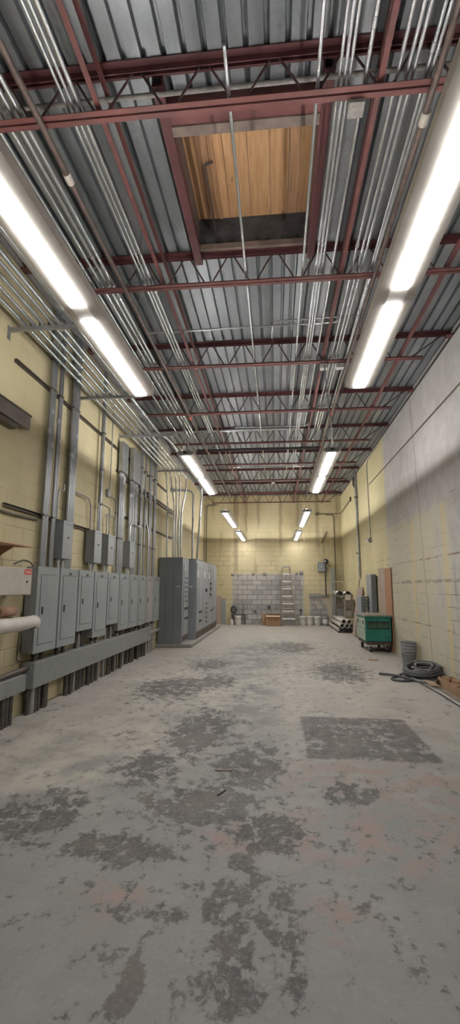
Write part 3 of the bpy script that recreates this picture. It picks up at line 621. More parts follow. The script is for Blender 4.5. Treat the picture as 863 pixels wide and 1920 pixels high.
# horizontal strut rails on the left wall
def rail(y0, y1, z, label, m='strut_dark'):
    mb = MB(); mb.box(XL, XL + .004, y0, y1, z - .02, z + .02); mb.box(XL, XL + .04, y0, y1, z + .016, z + .02); mb.box(XL, XL + .04, y0, y1, z - .02, z - .016)
    solo('strut_rail', mb, M[m], label, 'rail', (XL, y0, z), 'strut rails on the left wall')
rail(4.92, 12.9, 4.15, 'highest dark strut rail on the left wall, just below the conduit bank')
rail(8.55, 13.6, 3.72, 'upper of the strut rails crossing the far conduit bundles')
rail(8.9, 13.6, 3.64, 'lower of the strut rails crossing the far conduit bundles')
rail(4.92, 9.0, 2.415, 'dark strut rail on the left wall at upper box height')
rail(8.6, 13.5, 2.90, 'far dark strut rail on the left wall at mid height, by the tall cabinet')
solo('loose_cable', MB().tube([(XL + .02, YB + .1, 2.40), (XL + .02, 4.6, 2.35), (XL + .03, 5.0, 2.33), (XL + .02, 5.66, 2.345)], .016, 8, .1), M['strut_dark'], 'dark cable sagging on the left wall under the mid height rail', 'cable', (XL, 5, 2.35))
# small bent conduits feeding the upper boxes
def arch(y0, y1, za, zb, zt, label, o=.057):
    mb = MB().tube([(XL + o, y0, za), (XL + o, y0, zt), (XL + o, y1, zt - .02), (XL + o, y1, zb)], .013, 8, .09)
    solo('bent_conduit', mb, M['conduit_dull'], label, 'conduit', (XL + .03, y0, za), 'bent conduits over the upper boxes')
arch(6.13, 6.30, 2.42, 2.95, 2.86, 'bent conduit arching into the nearest upper box from the left')
solo('bent_conduit', MB().tube([(XL + .057, 6.61, 2.92), (XL + .057, 7.20, 2.92), (XL + .057, 7.30, 2.8), (XL + .057, 7.32, 2.405)], .013, 8, .1), M['conduit_dull'], 'bent conduit from the third bundle dropping into the second upper box', 'conduit', (XL + .03, 7.3, 2.4), 'bent conduits over the upper boxes')
arch(7.42, 7.97, 2.41, 2.405, 2.90, 'bent conduit arching from the second upper box to the third', .135)
arch(8.05, 8.46, 2.41, 2.5, 2.80, 'bent conduit arching from the third upper box to the thin conduit')
solo('bent_conduit', MB().tube([(XL + .14, 9.15, 2.405), (XL + .14, 9.15, 2.78), (XL + .15, 9.85, 2.78), (XL + .15, 9.92, 2.6), (XL + .15, 9.92, PT)], .014, 8, .1), M['conduit'], 'bright bent conduit leaving the fourth upper box toward the far panels', 'conduit', (XL + .03, 9.1, 2.4), 'bent conduits over the upper boxes')
solo('bent_conduit', MB().tube([(XL + .12, 10.6, PT), (XL + .12, 10.6, 2.75), (XL + .07, 10.55, 3.0), (XL + .07, 10.55, 3.4)], .014, 8, .1), M['conduit'], 'offset bent conduit rising over the ninth panel', 'conduit', (XL + .12, 10.6, PT), 'bent conduits over the upper boxes')
solo('bent_conduit', MB().tube([(XL + .018, 13.1, 2.95), (XL + .018, 14.2, 2.95), (XL + .018, 14.4, 2.8), (XL + .018, 14.4, 2.3)], .014, 8, .12), M['conduit_dull'], 'bent conduit on the left wall behind the tall cabinets', 'conduit', (XL + .04, 13.1, 2.9))
t = thing('outlet_box', 'small grey outlet box on the left wall between two conduit bundles', 'box', (XL, 9.02, 2.95))
part('box_body', MB().bbox(XL, XL + .05, 8.97, 9.07, 2.90, 3.03, .005), M['conduit_dull'], t); part('cover_plate', MB().box(XL + .0501, XL + .054, 8.975, 9.065, 2.905, 3.025), M['strut'], t)
for x, lb in ((XL + .03, 'on the left wall'), (XL + .12, 'on the far wall')):
    y = YF - .12 if x < XL + .1 else YF - .02
    solo('thin_conduit', MB().tube([(x, y, 0.0), (x, y, 4.92), (x + .12, y, 5.0), (x + .5, y, 5.02)], .012, 8, .06), M['strut_dark'], 'thin dark conduit in the far left corner, %s' % lb, 'conduit', (x, y, 0))

# ------------------------------------------------------------------ breaker panels
XP = -2.87; PW = .572; PITCH = .605; PY0 = 5.472
def make_panel(h, face, lock_top, wornlabel=None):
    z1 = PT; z0 = PT - h; y0, y1 = 0.0, PW
    t = thing('breaker_panel', '', 'electrical panel', (XL, 0, z0), 'grey breaker panels')
    part('tub', MB().bbox(XL + .035, XP - .014, y0 + .006, y1 - .006, z0 + .004, z1 - .004, .004), M['panel_side'], t)
    part('trim_cover', MB().bbox(XP - .0139, XP, y0, y1, z0, z1, .004), M[face], t)
    d = part('door', MB().bbox(XP - .004, XP + .006, y0 + .085, y1 - .085, z0 + .10, z1 - .10, .003), M[face], t)
    g = MB(); e = .006
    for (a, b, c, dd) in ((y0 + .079, y1 - .079, z0 + .094, z0 + .1), (y0 + .079, y1 - .079, z1 - .1, z1 - .094), (y0 + .079, y0 + .085, z0 + .1, z1 - .1), (y1 - .085, y1 - .079, z0 + .1, z1 - .1)): g.box(XP - .002, XP + .0012, a, b, c, dd)
    part('door_gap', g, M['black'], t)
    part('handle', MB().bbox(XP + .0062, XP + .016, y0 + .125, y0 + .155, z0 + h * .44, z0 + h * .53, .004), M['black'], d, 'black pull handle')
    if lock_top: part('name_plate', MB().box(XP + .0002, XP + .003, y0 + .26, y0 + .34, z1 - .085, z1 - .055), M['black'], t, 'small black name plate')
    part('conduit_hub', MB().tube([(XL + .10, y0 + .2, z0 + .004), (XL + .10, y0 + .2, z0 - .06)], .035, 10), M['dark_pipe'], t)
    part('conduit_hub', MB().tube([(XL + .10, y0 + .38, z0 + .004), (XL + .10, y0 + .38, z0 - .06)], .03, 10), M['dark_pipe'], t)
    return t
pa = make_panel(1.037, 'panel', False); pb = make_panel(1.037, 'panel', True); pc = make_panel(.888, 'panel', True); pdm = make_panel(1.025, 'panel_red', True)
plab = ['tall grey breaker panel nearest the camera, no name plate', 'tall grey breaker panel, second from the camera', 'short grey breaker panel, third from the camera', 'tall grey breaker panel, fourth from the camera', 'short grey breaker panel, fifth from the camera', 'tall grey breaker panel, sixth from the camera', 'tall grey breaker panel, seventh from the camera', 'tall grey breaker panel, eighth from the camera', 'paler worn breaker panel with reddish stains, next to last', 'grey breaker panel at the far end, beside the tall cabinet']
used = set()
for k in range(10):
    pr = [pa, pb, pc, pb, pc, pb, pb, pb, pdm, pb][k]; loc = (XL, PY0 + PITCH * k, 0)
    z0 = PT - (.888 if pr is pc else 1.025 if pr is pdm else 1.037)
    if id(pr) not in used: used.add(id(pr)); o = pr; o.location = (XL, PY0 + PITCH * k, z0)
    else: o = dup(pr, (XL, PY0 + PITCH * k, z0))
    o['label'] = plab[k]
# upper boxes
def make_ubox():
    z0, z1, w_ = 1.88, 2.40, .305
    t = thing('enclosure_box', '', 'electrical box', (XL, 0, z0), 'small grey boxes above the breaker panels')
    part('box_body', MB().bbox(XL + .035, XP - .012, 0, w_, z0, z1, .004), M['panel_side'], t)
    c = part('front_cover', MB().bbox(XP - .0119, XP, -.002, w_ + .002, z0 - .002, z1 + .002, .004), M['panel'], t)
    part('latch', MB().bbox(XP + .0002, XP + .006, .13, .19, (z0 + z1) / 2 + .02, (z0 + z1) / 2 + .045, .002), M['black'], c)
    part('label_strip', MB().box(XP + .0002, XP + .0015, .05, w_, z1 - .05, z1 - .035), M['blue_edge'], c, 'bluish strip near the top')
    for y in (.07, .2):
        part('nipple', MB().tube([(XL + .10, y, z0), (XL + .10, y, PT)], .03, 12), M['conduit'], t)
        part('locknut', MB().tube([(XL + .10, y, z0 - .03), (XL + .10, y, z0 - .002)], .042, 8), M['galv'], t)
    return t
ub = make_ubox()
for k, (y, lb) in enumerate(((6.078, 'grey box nearest the camera above the second breaker panel'), (7.2, 'grey box above the third and fourth breaker panels, left of a close pair'), (7.82, 'grey box above the fourth breaker panel, right of a close pair'), (9.04, 'grey box farthest from the camera, above the sixth breaker panel'))):
    o = ub if k == 0 else dup(ub, (XL, y, 1.88)); o.location = (XL, y, 1.88); o['label'] = lb
# wireways
def wireway(y0, y1, z0, z1, xf, label):
    t = thing('wireway', label, 'wireway', (XL, y0, z0), 'grey wireways along the left wall')
    part('trough', MB().bbox(XL + .02, xf - .004, y0, y1, z0, z1, .005), M['trough'], t)
    part('cover', MB().bbox(xf - .0039, xf, y0 + .004, y1 - .004, z0 + .006, z1 - .006, .002), M['trough'], t)
    return t
t = wireway(5.53, 10.82, .305, .605, XP, 'long grimy grey wireway under the breaker panels')
part('knockout', MB().tube([(XL + .10, 5.526, .545), (XL + .10, 5.53, .545)], .03, 12), M['dark_pipe'], t)
y = 5.9
while y < 10.8:
    part('cover_screw', MB().tube([(XP, y, .45), (XP + .003, y, .45)], .007, 6), M['strut_dark'], t); y += .95
wireway(1.5, 5.40, .315, .50, XP - .02, 'lower grey wireway end at the left edge, closest to the camera')
solo('wall_pipe', MB().tube([(XL + .10, 1.5, .55), (XL + .10, 5.0, .53), (XL + .10, 5.525, .545)], .03, 12), M['rust_pipe'], 'brown pipe along the left wall entering the long wireway', 'pipe', (XL + .1, 5, .53))
solo('wall_pipe', MB().tube([(XL + .12, 10.825, .45), (XL + .12, 11.7, .45), (XL + .12, 11.9, .45)], .035, 12), M['conduit_dull'], 'short pipe from the long wireway toward the tall cabinet', 'pipe', (XL + .12, 10.9, .45))
# pipes from the wireways into the floor
y = 5.62; rr = random.Random(3)
lst = [5.60, 5.66, 5.72, 5.79, 5.86, 5.95, 6.03]; y = 6.62
while y < 10.75:
    lst.append(y); y += rr.choice((.075, .09, .10, .085, .12, .16))
for y in lst:
    r = rr.choice((.022, .026, .03, .036)); x = XL + .06 + rr.random() * .07
    solo('stub_pipe', MB().tube([(x, y, .305), (x, y, 0)], r, 10), M['dark_pipe'] if rr.random() < .92 else M['conduit_dull'], 'grimy vertical pipe dropping from the long wireway into the floor', 'pipe', (x, y, 0), 'pipes under the long wireway')
for y in (4.72, 4.80, 4.87, 4.95, 5.02, 5.10, 5.18):
    x = XL + .08 + rr.random() * .05
    solo('stub_pipe', MB().tube([(x, y, .315), (x, y, 0)], rr.choice((.026, .03)), 10), M['dark_pipe'], 'grimy vertical pipe dropping from the near lower wireway', 'pipe', (x, y, 0), 'pipes under the near wireway')
# pipes between panels and wireway
for k in range(10):
    z0 = PT - (.888 if k in (2, 4) else 1.037); yb = PY0 + PITCH * k
    for dy in ((.2, .38) if k < 8 else (.2,)) + ((.28, .46) if k in (2, 4) else ()):
        if yb + dy < 10.8: solo('stub_pipe', MB().tube([(XL + .10, yb + dy, z0 - .06), (XL + .10, yb + dy, .605)], rr.choice((.022, .028)), 10), M['dark_pipe'] if rr.random() < .5 else M['conduit_dull'], 'short pipe joining a breaker panel to the long wireway below', 'pipe', (XL + .1, yb + dy, .605), 'pipes between panels and wireway')
for y in (10.95, 11.12, 11.3):
    solo('stub_pipe', MB().tube([(XL + .09, y, .71), (XL + .09, y, 0)], .03, 10), M['conduit_dull'], 'pipe running from the last breaker panels straight to the floor', 'pipe', (XL + .09, y, 0), 'pipes past the end of the long wireway')
solo('loose_wire', MB().tube([(XL + .02, 5.46, 1.2), (XL + .015, 5.44, .75), (XL + .02, 5.42, .64), (XL + .05, 5.50, .62)], .006, 6, .08), M['rubber'], 'thin dark wire hanging beside the nearest breaker panel', 'wire', (XL, 5.44, .7))
solo('loose_wire', MB().tube([(XL + .03, 5.2, 1.76), (XL + .05, 5.36, 1.82), (XL + .08, 5.46, 1.80), (XL + .09, 5.52, 1.75)], .008, 6, .08), M['rubber'], 'dark wires looping into the top of the nearest breaker panel', 'wire', (XL, 5.4, 1.8))

# ------------------------------------------------------------------ drive box with red badge
XB = -2.80
t = thing('drive_box', 'beige wall box with a red badge, left of the breaker panels', 'electrical box', (XL, 4.5, 1.41))
part('box_body', MB().bbox(XL, XB - .02, 4.0, 5.19, 1.415, 1.70, .006), M['cream'], t)
d = part('front_cover', MB().bbox(XB - .0199, XB, 3.99, 5.20, 1.41, 1.705, .006), M['cream'], t)
part('key_lock', MB().tube([(XB, 5.095, 1.555), (XB + .006, 5.095, 1.555)], .014, 12), M['black'], d)
bd = part('badge', MB().box(XB + .0002, XB + .0015, 5.03, 5.185, 1.635, 1.695), M['danger_red'], d, 'red badge with white script')
fc = bpy.data.curves.new('badge_text', 'FONT'); fc.body = 'Danfoss'; fc.size = .05; fc.extrude = .0006; fc.shear = .25; fc.align_x = 'CENTER'; fc.align_y = 'CENTER'
fo = bpy.data.objects.new('badge_text', fc); COL.objects.link(fo); dg = bpy.context.evaluated_depsgraph_get(); dg.update()
me = bpy.data.meshes.new_from_object(fo.evaluated_get(dg)); bpy.data.objects.remove(fo)
for v in me.vertices: v.co = Vector((XB + .0025 + v.co.z, 5.1075 + v.co.x * .78, 1.665 + v.co.y)) - Vector((XL, 4.5, 1.41))
me.materials.clear(); me.materials.append(M['white']); bt = bpy.data.objects.new('badge_lettering', me); COL.objects.link(bt); bt.parent = d
for yy in (4.75, 5.05): part('mounting_screw', MB().lathe([(.012, 0), (.012, .012)], (XL + .06, yy, 1.70), 8), M['strut_dark'], t)
# plywood shelf
t = thing('wall_shelf', 'plywood shelf with a curved gusset high on the left wall', 'shelf', (XL, 4.5, 1.7))
part('shelf_board', MB().prism([(XL, 3.6), (-2.66, 3.6), (-2.68, 4.98), (-2.80, 4.96), (XL, 4.86)], 'z', 1.93, 1.944), M['ply'], t)
part('gusset', MB().prism([(XL, 1.929), (-2.76, 1.929), (-2.80, 1.90), (-2.90, 1.84), (-2.97, 1.75), (XL, 1.70)], 'y', 4.72, 4.735), M['ply'], t)
for xx in (-2.95, -2.84): part('screw', MB().lathe([(.007, 0), (.007, .004)], (xx, 4.80, 1.926), 8), M['strut_dark'], t)
# rolls
t = thing('paper_roll', 'brown paper roll on hooks under the beige box', 'roll', (-2.87, 4.7, 1.235))
part('roll_body', MB().pipe((-2.87, 4.70, 1.235), (-2.87, 4.97, 1.235), .055, .020, 24), M['kraft'], t); part('core', MB().pipe((-2.87, 4.697, 1.235), (-2.87, 4.973, 1.235), .020, .016, 16), M['strut_dark'], t)
t = thing('plastic_roll', 'long off-white roll hanging on the left wall beside the nearest panel', 'roll', (-2.80, 4.5, 1.095))
part('roll_body', MB().tube([(-2.80, 3.2, 1.09), (-2.80, 5.29, 1.095)], .076, 24), M['offwhite'], t); part('end_ring', MB().pipe((-2.80, 5.29, 1.095), (-2.80, 5.315, 1.095), .080, .058, 24), M['white'], t, 'white rim at the end')
for yy in (4.86, 5.18):
    solo('wall_hook', MB().tube([(XL, yy, 1.16), (-2.93, yy, 1.175), (-2.80, yy, 1.175)] if yy < 5 else [(XL, yy, 1.03), (-2.90, yy, 1.01), (-2.80, yy, 1.012), (-2.70, yy, 1.05)], .007, 6, .03), M['strut_dark'], 'steel wall hook carrying the %s roll' % ('brown' if yy < 5 else 'off-white'), 'hook', (XL, yy, 1.1))
# wall housing
t = thing('metal_housing', 'brownish grey metal housing high on the left wall at the picture edge', 'housing', (XL, 4.5, 3.4))
part('hood', MB().prism([(XL, 3.38), (-2.93, 3.36), (-2.925, 3.53), (XL, 3.57)], 'y', 3.4, 5.15), M['heater'], t); part('lower_plate', MB().box(XL, -2.955, 3.4, 4.93, 3.30, 3.36), M['strut_dark'], t, 'darker lower plate')
part('rim', MB().box(-2.93, -2.915, 3.4, 5.155, 3.525, 3.54), M['strut_dark'], t)

# ------------------------------------------------------------------ tall switchgear cabinets on the pad
solo('equipment_pad', MB().bbox(XL + .004, -2.13, 12.0, 18.15, 0, .085, .012), M['concrete_pad'], 'low concrete pad under the tall grey cabinets', 'pad', (-2.6, 15, 0))
t = thing('control_cabinet', 'tall dark-sided grey cabinet with rows of black buttons, nearest of the cabinets', 'cabinet', (-2.7, 12.4, .085))
part('body', MB().bbox(XL + .03, -2.42, 12.03, 12.87, .085, 2.27, .008), M['cab_side'], t)
part('front_frame', MB().bbox(-2.4199, -2.40, 12.03, 12.87, .085, 2.27, .006), M['cab'], t)
d = part('door', MB().bbox(-2.3999, -2.385, 12.17, 12.76, .32, 2.09, .005), M['cab'], t)
part('kick_plate', MB().box(-2.3999, -2.394, 12.08, 12.82, .13, .27), M['rust'], t, 'brown plinth panel')
for xx in (-2.84, -2.63): part('side_seam', MB().box(xx - .003, xx + .003, 12.026, 12.031, .1, 2.26), M['rust'], t)
for zz in (1.74, 1.62, 1.50, 1.38, 1.26, 1.14):
    for yy in (12.35, 12.58): part('button', MB().tube([(-2.385, yy, zz), (-2.372, yy, zz)], .022, 10), M['window_dot'], d)
for zz in (.95, .70):
    for yy in (12.34, 12.60): part('knob', MB().tube([(-2.385, yy, zz), (-2.36, yy, zz)], .033, 10), M['window_dot'], d)
part('paper_label', MB().box(-2.3849, -2.3835, 12.20, 12.34, 1.93, 2.06), M['white'], d)
part('name_tag', MB().box(-2.56, -2.47, 12.027, 12.0305, 1.50, 1.54), M['cream'], t)
t = thing('switchgear_cabinet', 'long bank of pale grey switchgear cabinets behind the tall dark cabinet', 'cabinet', (-2.6, 15, .085))
part('body', MB().bbox(XL + .03, -2.225, 13.10, 17.55, .085, 2.28, .01), M['cab'], t)
secs = ((13.10, 14.34), (14.34, 15.36), (15.36, 16.45), (16.45, 17.55))
for k, (a, b) in enumerate(secs):
    part('plinth', MB().box(-2.2249, -2.215, a + .04, b - .04, .10, .27), M['rust'], t)
    d = part('door', MB().bbox(-2.2249, -2.205, a + .03, b - .03, .30, 2.20, .006), M['cab'], t)
    if k in (0, 1, 2): part('paper_label', MB().box(-2.2049, -2.203, a + .10, a + .32, 1.78, 1.98), M['white'], d)
    if k == 0:
        g = MB()
        for (y0, y1, z0, z1) in ((13.5, 14.1, 2.04, 2.05), (13.5, 14.1, .42, .43), (13.5, 13.51, .43, 2.04), (14.09, 14.1, .43, 2.04)): g.box(-2.2049, -2.203, y0, y1, z0, z1)
        part('inset_gap', g, M['strut_dark'], d)
        for zz in (.80, .55):
            for yy in (13.6, 13.85): part('knob', MB().tube([(-2.205, yy, zz), (-2.18, yy, zz)], .035, 10), M['window_dot'], d)
    if k == 1:
        part('breaker_handle', MB().bbox(-2.205, -2.16, 14.75, 14.87, 1.36, 1.46, .01), M['window_dot'], d)
        for zz in (1.0, .86, .72, .58, .44): part('button', MB().bbox(-2.205, -2.18, 14.80, 14.98, zz - .02, zz + .02, .004), M['window_dot'], d)
    if k == 2:
        part('gauge_strip', MB().box(-2.2049, -2.20, 15.70, 15.98, 1.12, 2.1), M['cab_side'], d)
        for zz in (1.62, 1.45, 1.26): part('meter', MB().bbox(-2.1999, -2.17, 15.76, 15.92, zz - .035, zz + .035, .006), M['window_dot'], d)
        hd = MB(); hd.tube([(-2.205, 15.95, .74), (-2.16, 15.95, .74), (-2.16, 16.40, .80)], .018, 8, .03); part('lever_handle', hd, M['window_dot'], d)
part('side_handle', MB().bbox(-2.30, -2.26, 13.06, 13.10, .80, .90, .008), M['conduit'], t); part('name_tag', MB().box(-2.42, -2.33, 13.095, 13.0995, 1.50, 1.54), M['white'], t)
g = part('top_cap', MB().bbox(XL + .03, -2.215, 13.09, 17.56, 2.2801, 2.295, .005), M['cab'], t)

# ------------------------------------------------------------------ far wall
solo('leaning_plank', MB().obox((-2.36, 19.62, .575), (.19, .03, 1.15), (R(-4), 0, 0)), M['ply_pink'], 'brownish plank standing against the far wall behind the cabinets', 'plank', (-2.36, 19.62, 0))
solo('metal_sheet', MB().obox((-2.17, 19.60, .525), (.17, .05, 1.05), (R(-3), 0, 0)), M['panel'], 'narrow grey metal panel standing beside the brown plank', 'panel', (-2.17, 19.6, 0))
# step ladder, folded against the wall
t = thing('step_ladder', 'tall aluminium step ladder standing against the grey block patch', 'ladder', (.47, 19.3, 0))
def ly(z): return 19.06 + .42 * z / 2.36
for s_ in (-1, 1):
    a = Vector((.485 + s_ * .285, 19.06, 0)); b = Vector((.415 + s_ * .155, 19.46, 2.32)); mb = MB()
    vs = []
    for p in (a, b):
        for (dx, dy) in ((-.020, -.035), (.020, -.035), (.020, .035), (-.020, .035)): vs.append(p + Vector((dx, dy, 0)))
    mb.add(vs, [(0, 1, 2, 3), (4, 5, 6, 7), (0, 1, 5, 4), (1, 2, 6, 5), (2, 3, 7, 6), (3, 0, 4, 7)]); part('front_rail', mb, M['fiber'], t)
    a = Vector((.485 + s_ * .26, 19.50, 0)); b = Vector((.415 + s_ * .13, 19.54, 2.30)); mb = MB(); vs = []
    for p in (a, b):
        for (dx, dy) in ((-.012, -.02), (.012, -.02), (.012, .02), (-.012, .02)): vs.append(p + Vector((dx, dy, 0)))
    mb.add(vs, [(0, 1, 2, 3), (4, 5, 6, 7), (0, 1, 5, 4), (1, 2, 6, 5), (2, 3, 7, 6), (3, 0, 4, 7)]); part('rear_rail', mb, M['fiber'], t)
for k in range(7):
    z = .30 + .294 * k; f = z / 2.32; hw = .285 - .13 * f - .014; cx = .485 - .07 * f
    part('tread', MB().bbox(cx - hw, cx + hw, ly(z) - .045, ly(z) + .05, z - .05, z, .004), M['tread'], t)
    if k in (1, 2, 4): part('rear_brace', MB().box(cx - hw + .02, cx + hw - .02, 19.505, 19.525, z + .05, z + .075), M['alum'], t)
part('top_cap', MB().bbox(.25, .58, 19.40, 19.58, 2.32, 2.365, .01), M['conduit_dull'], t)
# cardboard boxes
t = thing('cardboard_box', 'large brown cardboard box left of the step ladder', 'box', (-.14, 19.2, 0))
part('carton', MB().bbox(-.42, .13, 18.98, 19.40, 0, .375, .006), M['card'], t); part('flap', MB().obox((-.145, 18.95, .385), (.53, .14, .006), (R(24), 0, 0)), M['card_light'], t); part('flap', MB().obox((-.145, 19.44, .41), (.53, .14, .006), (R(-50), 0, 0)), M['card_light'], t)
t = thing('cardboard_box', 'smaller brown cardboard box tucked behind the large one', 'box', (-.45, 19.5, 0))
part('carton', MB().bbox(-.60, -.44, 19.42, 19.70, 0, .43, .005), M['card'], t); part('tape', MB().box(-.54, -.50, 19.4185, 19.4197, .03, .40), M['card_light'], t)
solo('wall_rag', MB().bbox(-.65, -.57, 19.3, 19.42, 0, .07, .02), M['ply_pink'], 'small crumpled scrap on the floor left of the cardboard boxes', 'scrap', (-.6, 19.36, 0))
# pails along the far wall
def make_pail(body, lid, bail=True, h=.37):
    t = thing('pail', '', 'pail', (0, 0, 0), 'pails along the far wall')
    part('pail_body', MB().lathe([(.112, 0), (.13, h * .72), (.139, h * .73), (.139, h * .77), (.132, h * .78), (.135, h - .03)], (0, 0, 0), 20), M[body], t)
    if lid: part('pail_lid', MB().lathe([(.143, h - .0299), (.143, h - .004), (.130, h), (.125, h - .006)], (0, 0, 0), 20), M[lid], t)
    part('pail_label', MB().lathe([(.1235, h * .22), (.1325, h * .66)], (0, 0, 0), 20), M['white'] if body != 'white' else M['pail'], t)
    if bail: part('bail', MB().tube([(-.14, 0, h * .75), (-.135, -.07, h * .58), (0, -.145, h * .48), (.135, -.07, h * .58), (.14, 0, h * .75)], .003, 5, .05), M['strut_dark'], t)
    return t
p0 = make_pail('offwhite', 'white'); p0.location = (1.05, 19.45, 0); p0['label'] = 'white pail just right of the step ladder'
dup(p0, (1.345, 19.47, 0), 'white pail in the middle of the three right of the ladder'); dup(p0, (1.64, 19.45, 0), 'white pail, third right of the ladder, beside a dark pail')
p1 = make_pail('pail', None, True, .40); p1.location = (1.95, 19.45, 0); p1['label'] = 'dark grimy open pail beside the pipe pile'
p2 = dup(p0, (-1.56, 19.40, 0), 'white pail under the black stand at left of the far wall'); 
t = thing('utility_stand', 'low black stand over a white pail at the far wall', 'stand', (-1.55, 19.6, 0))
part('stand_top', MB().bbox(-1.84, -1.26, 19.42, 19.75, .385, .405, .005), M['rubber'], t)
for (xx, yy) in ((-1.81, 19.72), (-1.29, 19.72), (-1.81, 19.56), (-1.29, 19.56)): part('leg', MB().box(xx - .012, xx + .012, yy - .012, yy + .012, 0, .385), M['rubber'], t)
mb = MB()
mb.tube([(-1.76 + .12 * math.cos(a * .628), 19.74, .60 + .15 * math.sin(a * .628)) for a in range(10)], .022, 8, 0, True)
mb.tube([(-1.76 + .08 * math.cos(a * .628), 19.72, .60 + .11 * math.sin(a * .628)) for a in range(10)], .022, 8, 0, True)
solo('cable_coil', mb, M['hose'], 'dark cable coil above the black stand on the far wall', 'cable', (-1.76, 19.74, .6))
solo('small_jug', MB().lathe([(.07, 0), (.075, .02), (.075, .16), (.03, .21), (.03, .25)], (-1.80, 19.25, 0), 14), M['offwhite'], 'small pale jug at the far left of the far wall clutter', 'jug', (-1.8, 19.25, 0))
solo('steel_rod', MB().tube([(-1.37, 19.5, .41), (-1.36, 19.68, .80)], .012, 6), M['rubber'], 'short dark rod standing on the black stand', 'rod', (-1.37, 19.5, .41))
for (xx, zz, lb, h) in ((-.30, .62, 'above the cardboard box', .16), (1.00, .52, 'right of the step ladder', .13), (-.86, .48, 'left of the cardboard boxes', .10)):
    t = thing('outlet_box', 'dark outlet box low on the grey block patch, ' + lb, 'box', (xx, YF, zz), 'outlet boxes on the grey block patch')
    part('box_body', MB().bbox(xx - .06, xx + .06, YF - .05, YF, zz, zz + h, .006), M['conduit_dull'], t); part('cover_plate', MB().box(xx - .045, xx + .045, YF - .0535, YF - .0501, zz + .02, zz + h - .02), M['rubber'], t)
for k, (xx, zz, w_, h_) in enumerate(((-1.80, 2.03, .17, .13), (-1.58, 2.0, .07, .16), (-.95, 2.06, .10, .16), (-.46, 2.06, .17, .17), (.86, 2.08, .12, .12), (1.05, 2.11, .18, .18))):
    bm = bmesh.new(); bmesh.ops.create_icosphere(bm, subdivisions=2, radius=1); g = MB(); q = random.Random(k)
    g.add([(xx + v.co.x * w_ * .5 * (1 + q.uniform(-.25, .2)), YF + min(0.0, v.co.y * .05), zz + v.co.z * h_ * .5 * (1 + q.uniform(-.25, .2))) for v in bm.verts], [[v.index for v in f.verts] for f in bm.faces], True); bm.free()
    solo('mortar_lump', g, M['mortar'], 'rough mortar lump on the top edge of the block patch, %s from the left' % ORD[k], 'mortar', (xx, YF, zz), 'mortar lumps over the block patch')
q = random.Random(5)
for k in range(5):                                           # broken sill stones on the small patch
    xx = 1.42 + k * .16; w_ = .15 + q.random() * .03
    solo('broken_block', MB().bbox(xx - .08, xx - .08 + w_, YF - .06 - q.random() * .03, YF, 1.13, 1.21 + q.random() * .07, .015), M['mortar'], 'broken block along the top of the small grey patch, %s from the left' % ORD[k], 'block', (xx, YF, 1.13), 'broken blocks over the small patch')
t = thing('disconnect_box', 'grey switch box high on the right end of the far wall', 'electrical box', (1.90, YF, 2.15))
part('box_body', MB().bbox(1.73, 2.07, YF - .10, YF, 2.15, 2.54, .008), M['cab_side'], t); part('door', MB().bbox(1.75, 2.05, YF - .112, YF - .1001, 2.17, 2.52, .006), M['cab'], t); part('round_label', MB().tube([(1.88, YF - .114, 2.32), (1.88, YF - .1121, 2.32)], .06, 14), M['sheet'], t)
t = thing('vent_pipe', 'upright pipe with a round dark head in front of the switch box', 'pipe', (2.01, 19.5, 1.2))
part('pipe_stem', MB().tube([(2.01, 19.54, 1.18), (2.01, 19.54, 2.52)], .028, 10), M['rust_pipe'], t)
hd = MB().lathe([(.02, -.11), (.09, -.07), (.11, 0), (.09, .07), (.02, .11)], (2.04, 19.54, 2.56), 16); part('round_head', hd, M['rubber'], t)
part('wall_clamp', MB().bbox(1.99, 2.03, 19.568, YF, 1.98, 2.01, .004), M['rust_pipe'], t); part('head_face', MB().tube([(1.99, 19.45, 2.56), (1.99, 19.42, 2.56)], .05, 12), M['sheet'], t)
solo('diagonal_brace', MB().tube([(2.07, 19.72, 2.38), (2.30, 19.60, 2.16)], .018, 8), M['conduit_dull'], 'short diagonal bar between the switch box and the grey post', 'bar', (2.07, 19.7, 2.3))
solo('square_post', MB().bbox(2.23, 2.35, 19.42, 19.54, 0, 2.28, .008), M['panel'], 'square grey post standing in the far right corner', 'post', (2.29, 19.5, 0))
solo('grey_bar', MB().bbox(2.05, 2.748, 19.40, 19.42, 1.73, 1.765, .004), M['pvc'], 'pale horizontal bar fixed across the square grey post', 'bar', (2.3, 19.41, 1.73))
t = thing('wall_conduit', 'dark conduit across the far right corner at roof light height', 'conduit', (2.2, YF, 4.56))
part('tube', MB().tube([(1.80, YF - .03, 4.56), (2.68, YF - .03, 4.57), (XR - .03, 19.70, 4.57), (XR - .03, 17.06, 4.66)], .016, 8, .06), M['strut_dark'], t)
part('junction_box', MB().bbox(1.69, 1.81, YF - .06, YF, 4.50, 4.61, .006), M['strut_dark'], t); part('junction_box', MB().bbox(XR - .06, XR, 16.97, 17.08, 4.60, 4.75, .006), M['strut_dark'], t)
solo('thin_conduit', MB().tube([(2.10, YF - .02, 4.53), (2.38, YF - .02, 4.52), (2.44, YF - .02, 4.45), (2.45, YF - .02, 0.6)], .016, 8, .06), M['strut_dark'], 'dark vertical conduit on the far wall by the right corner', 'conduit', (2.45, YF, 1))
solo('steel_bar', MB().tube([(2.14, YF - .04, 3.82), (1.91, YF - .04, 3.32)], .022, 8), M['strut_dark'], 'short slanted dark bar on the upper far wall', 'bar', (2.0, YF, 3.5))

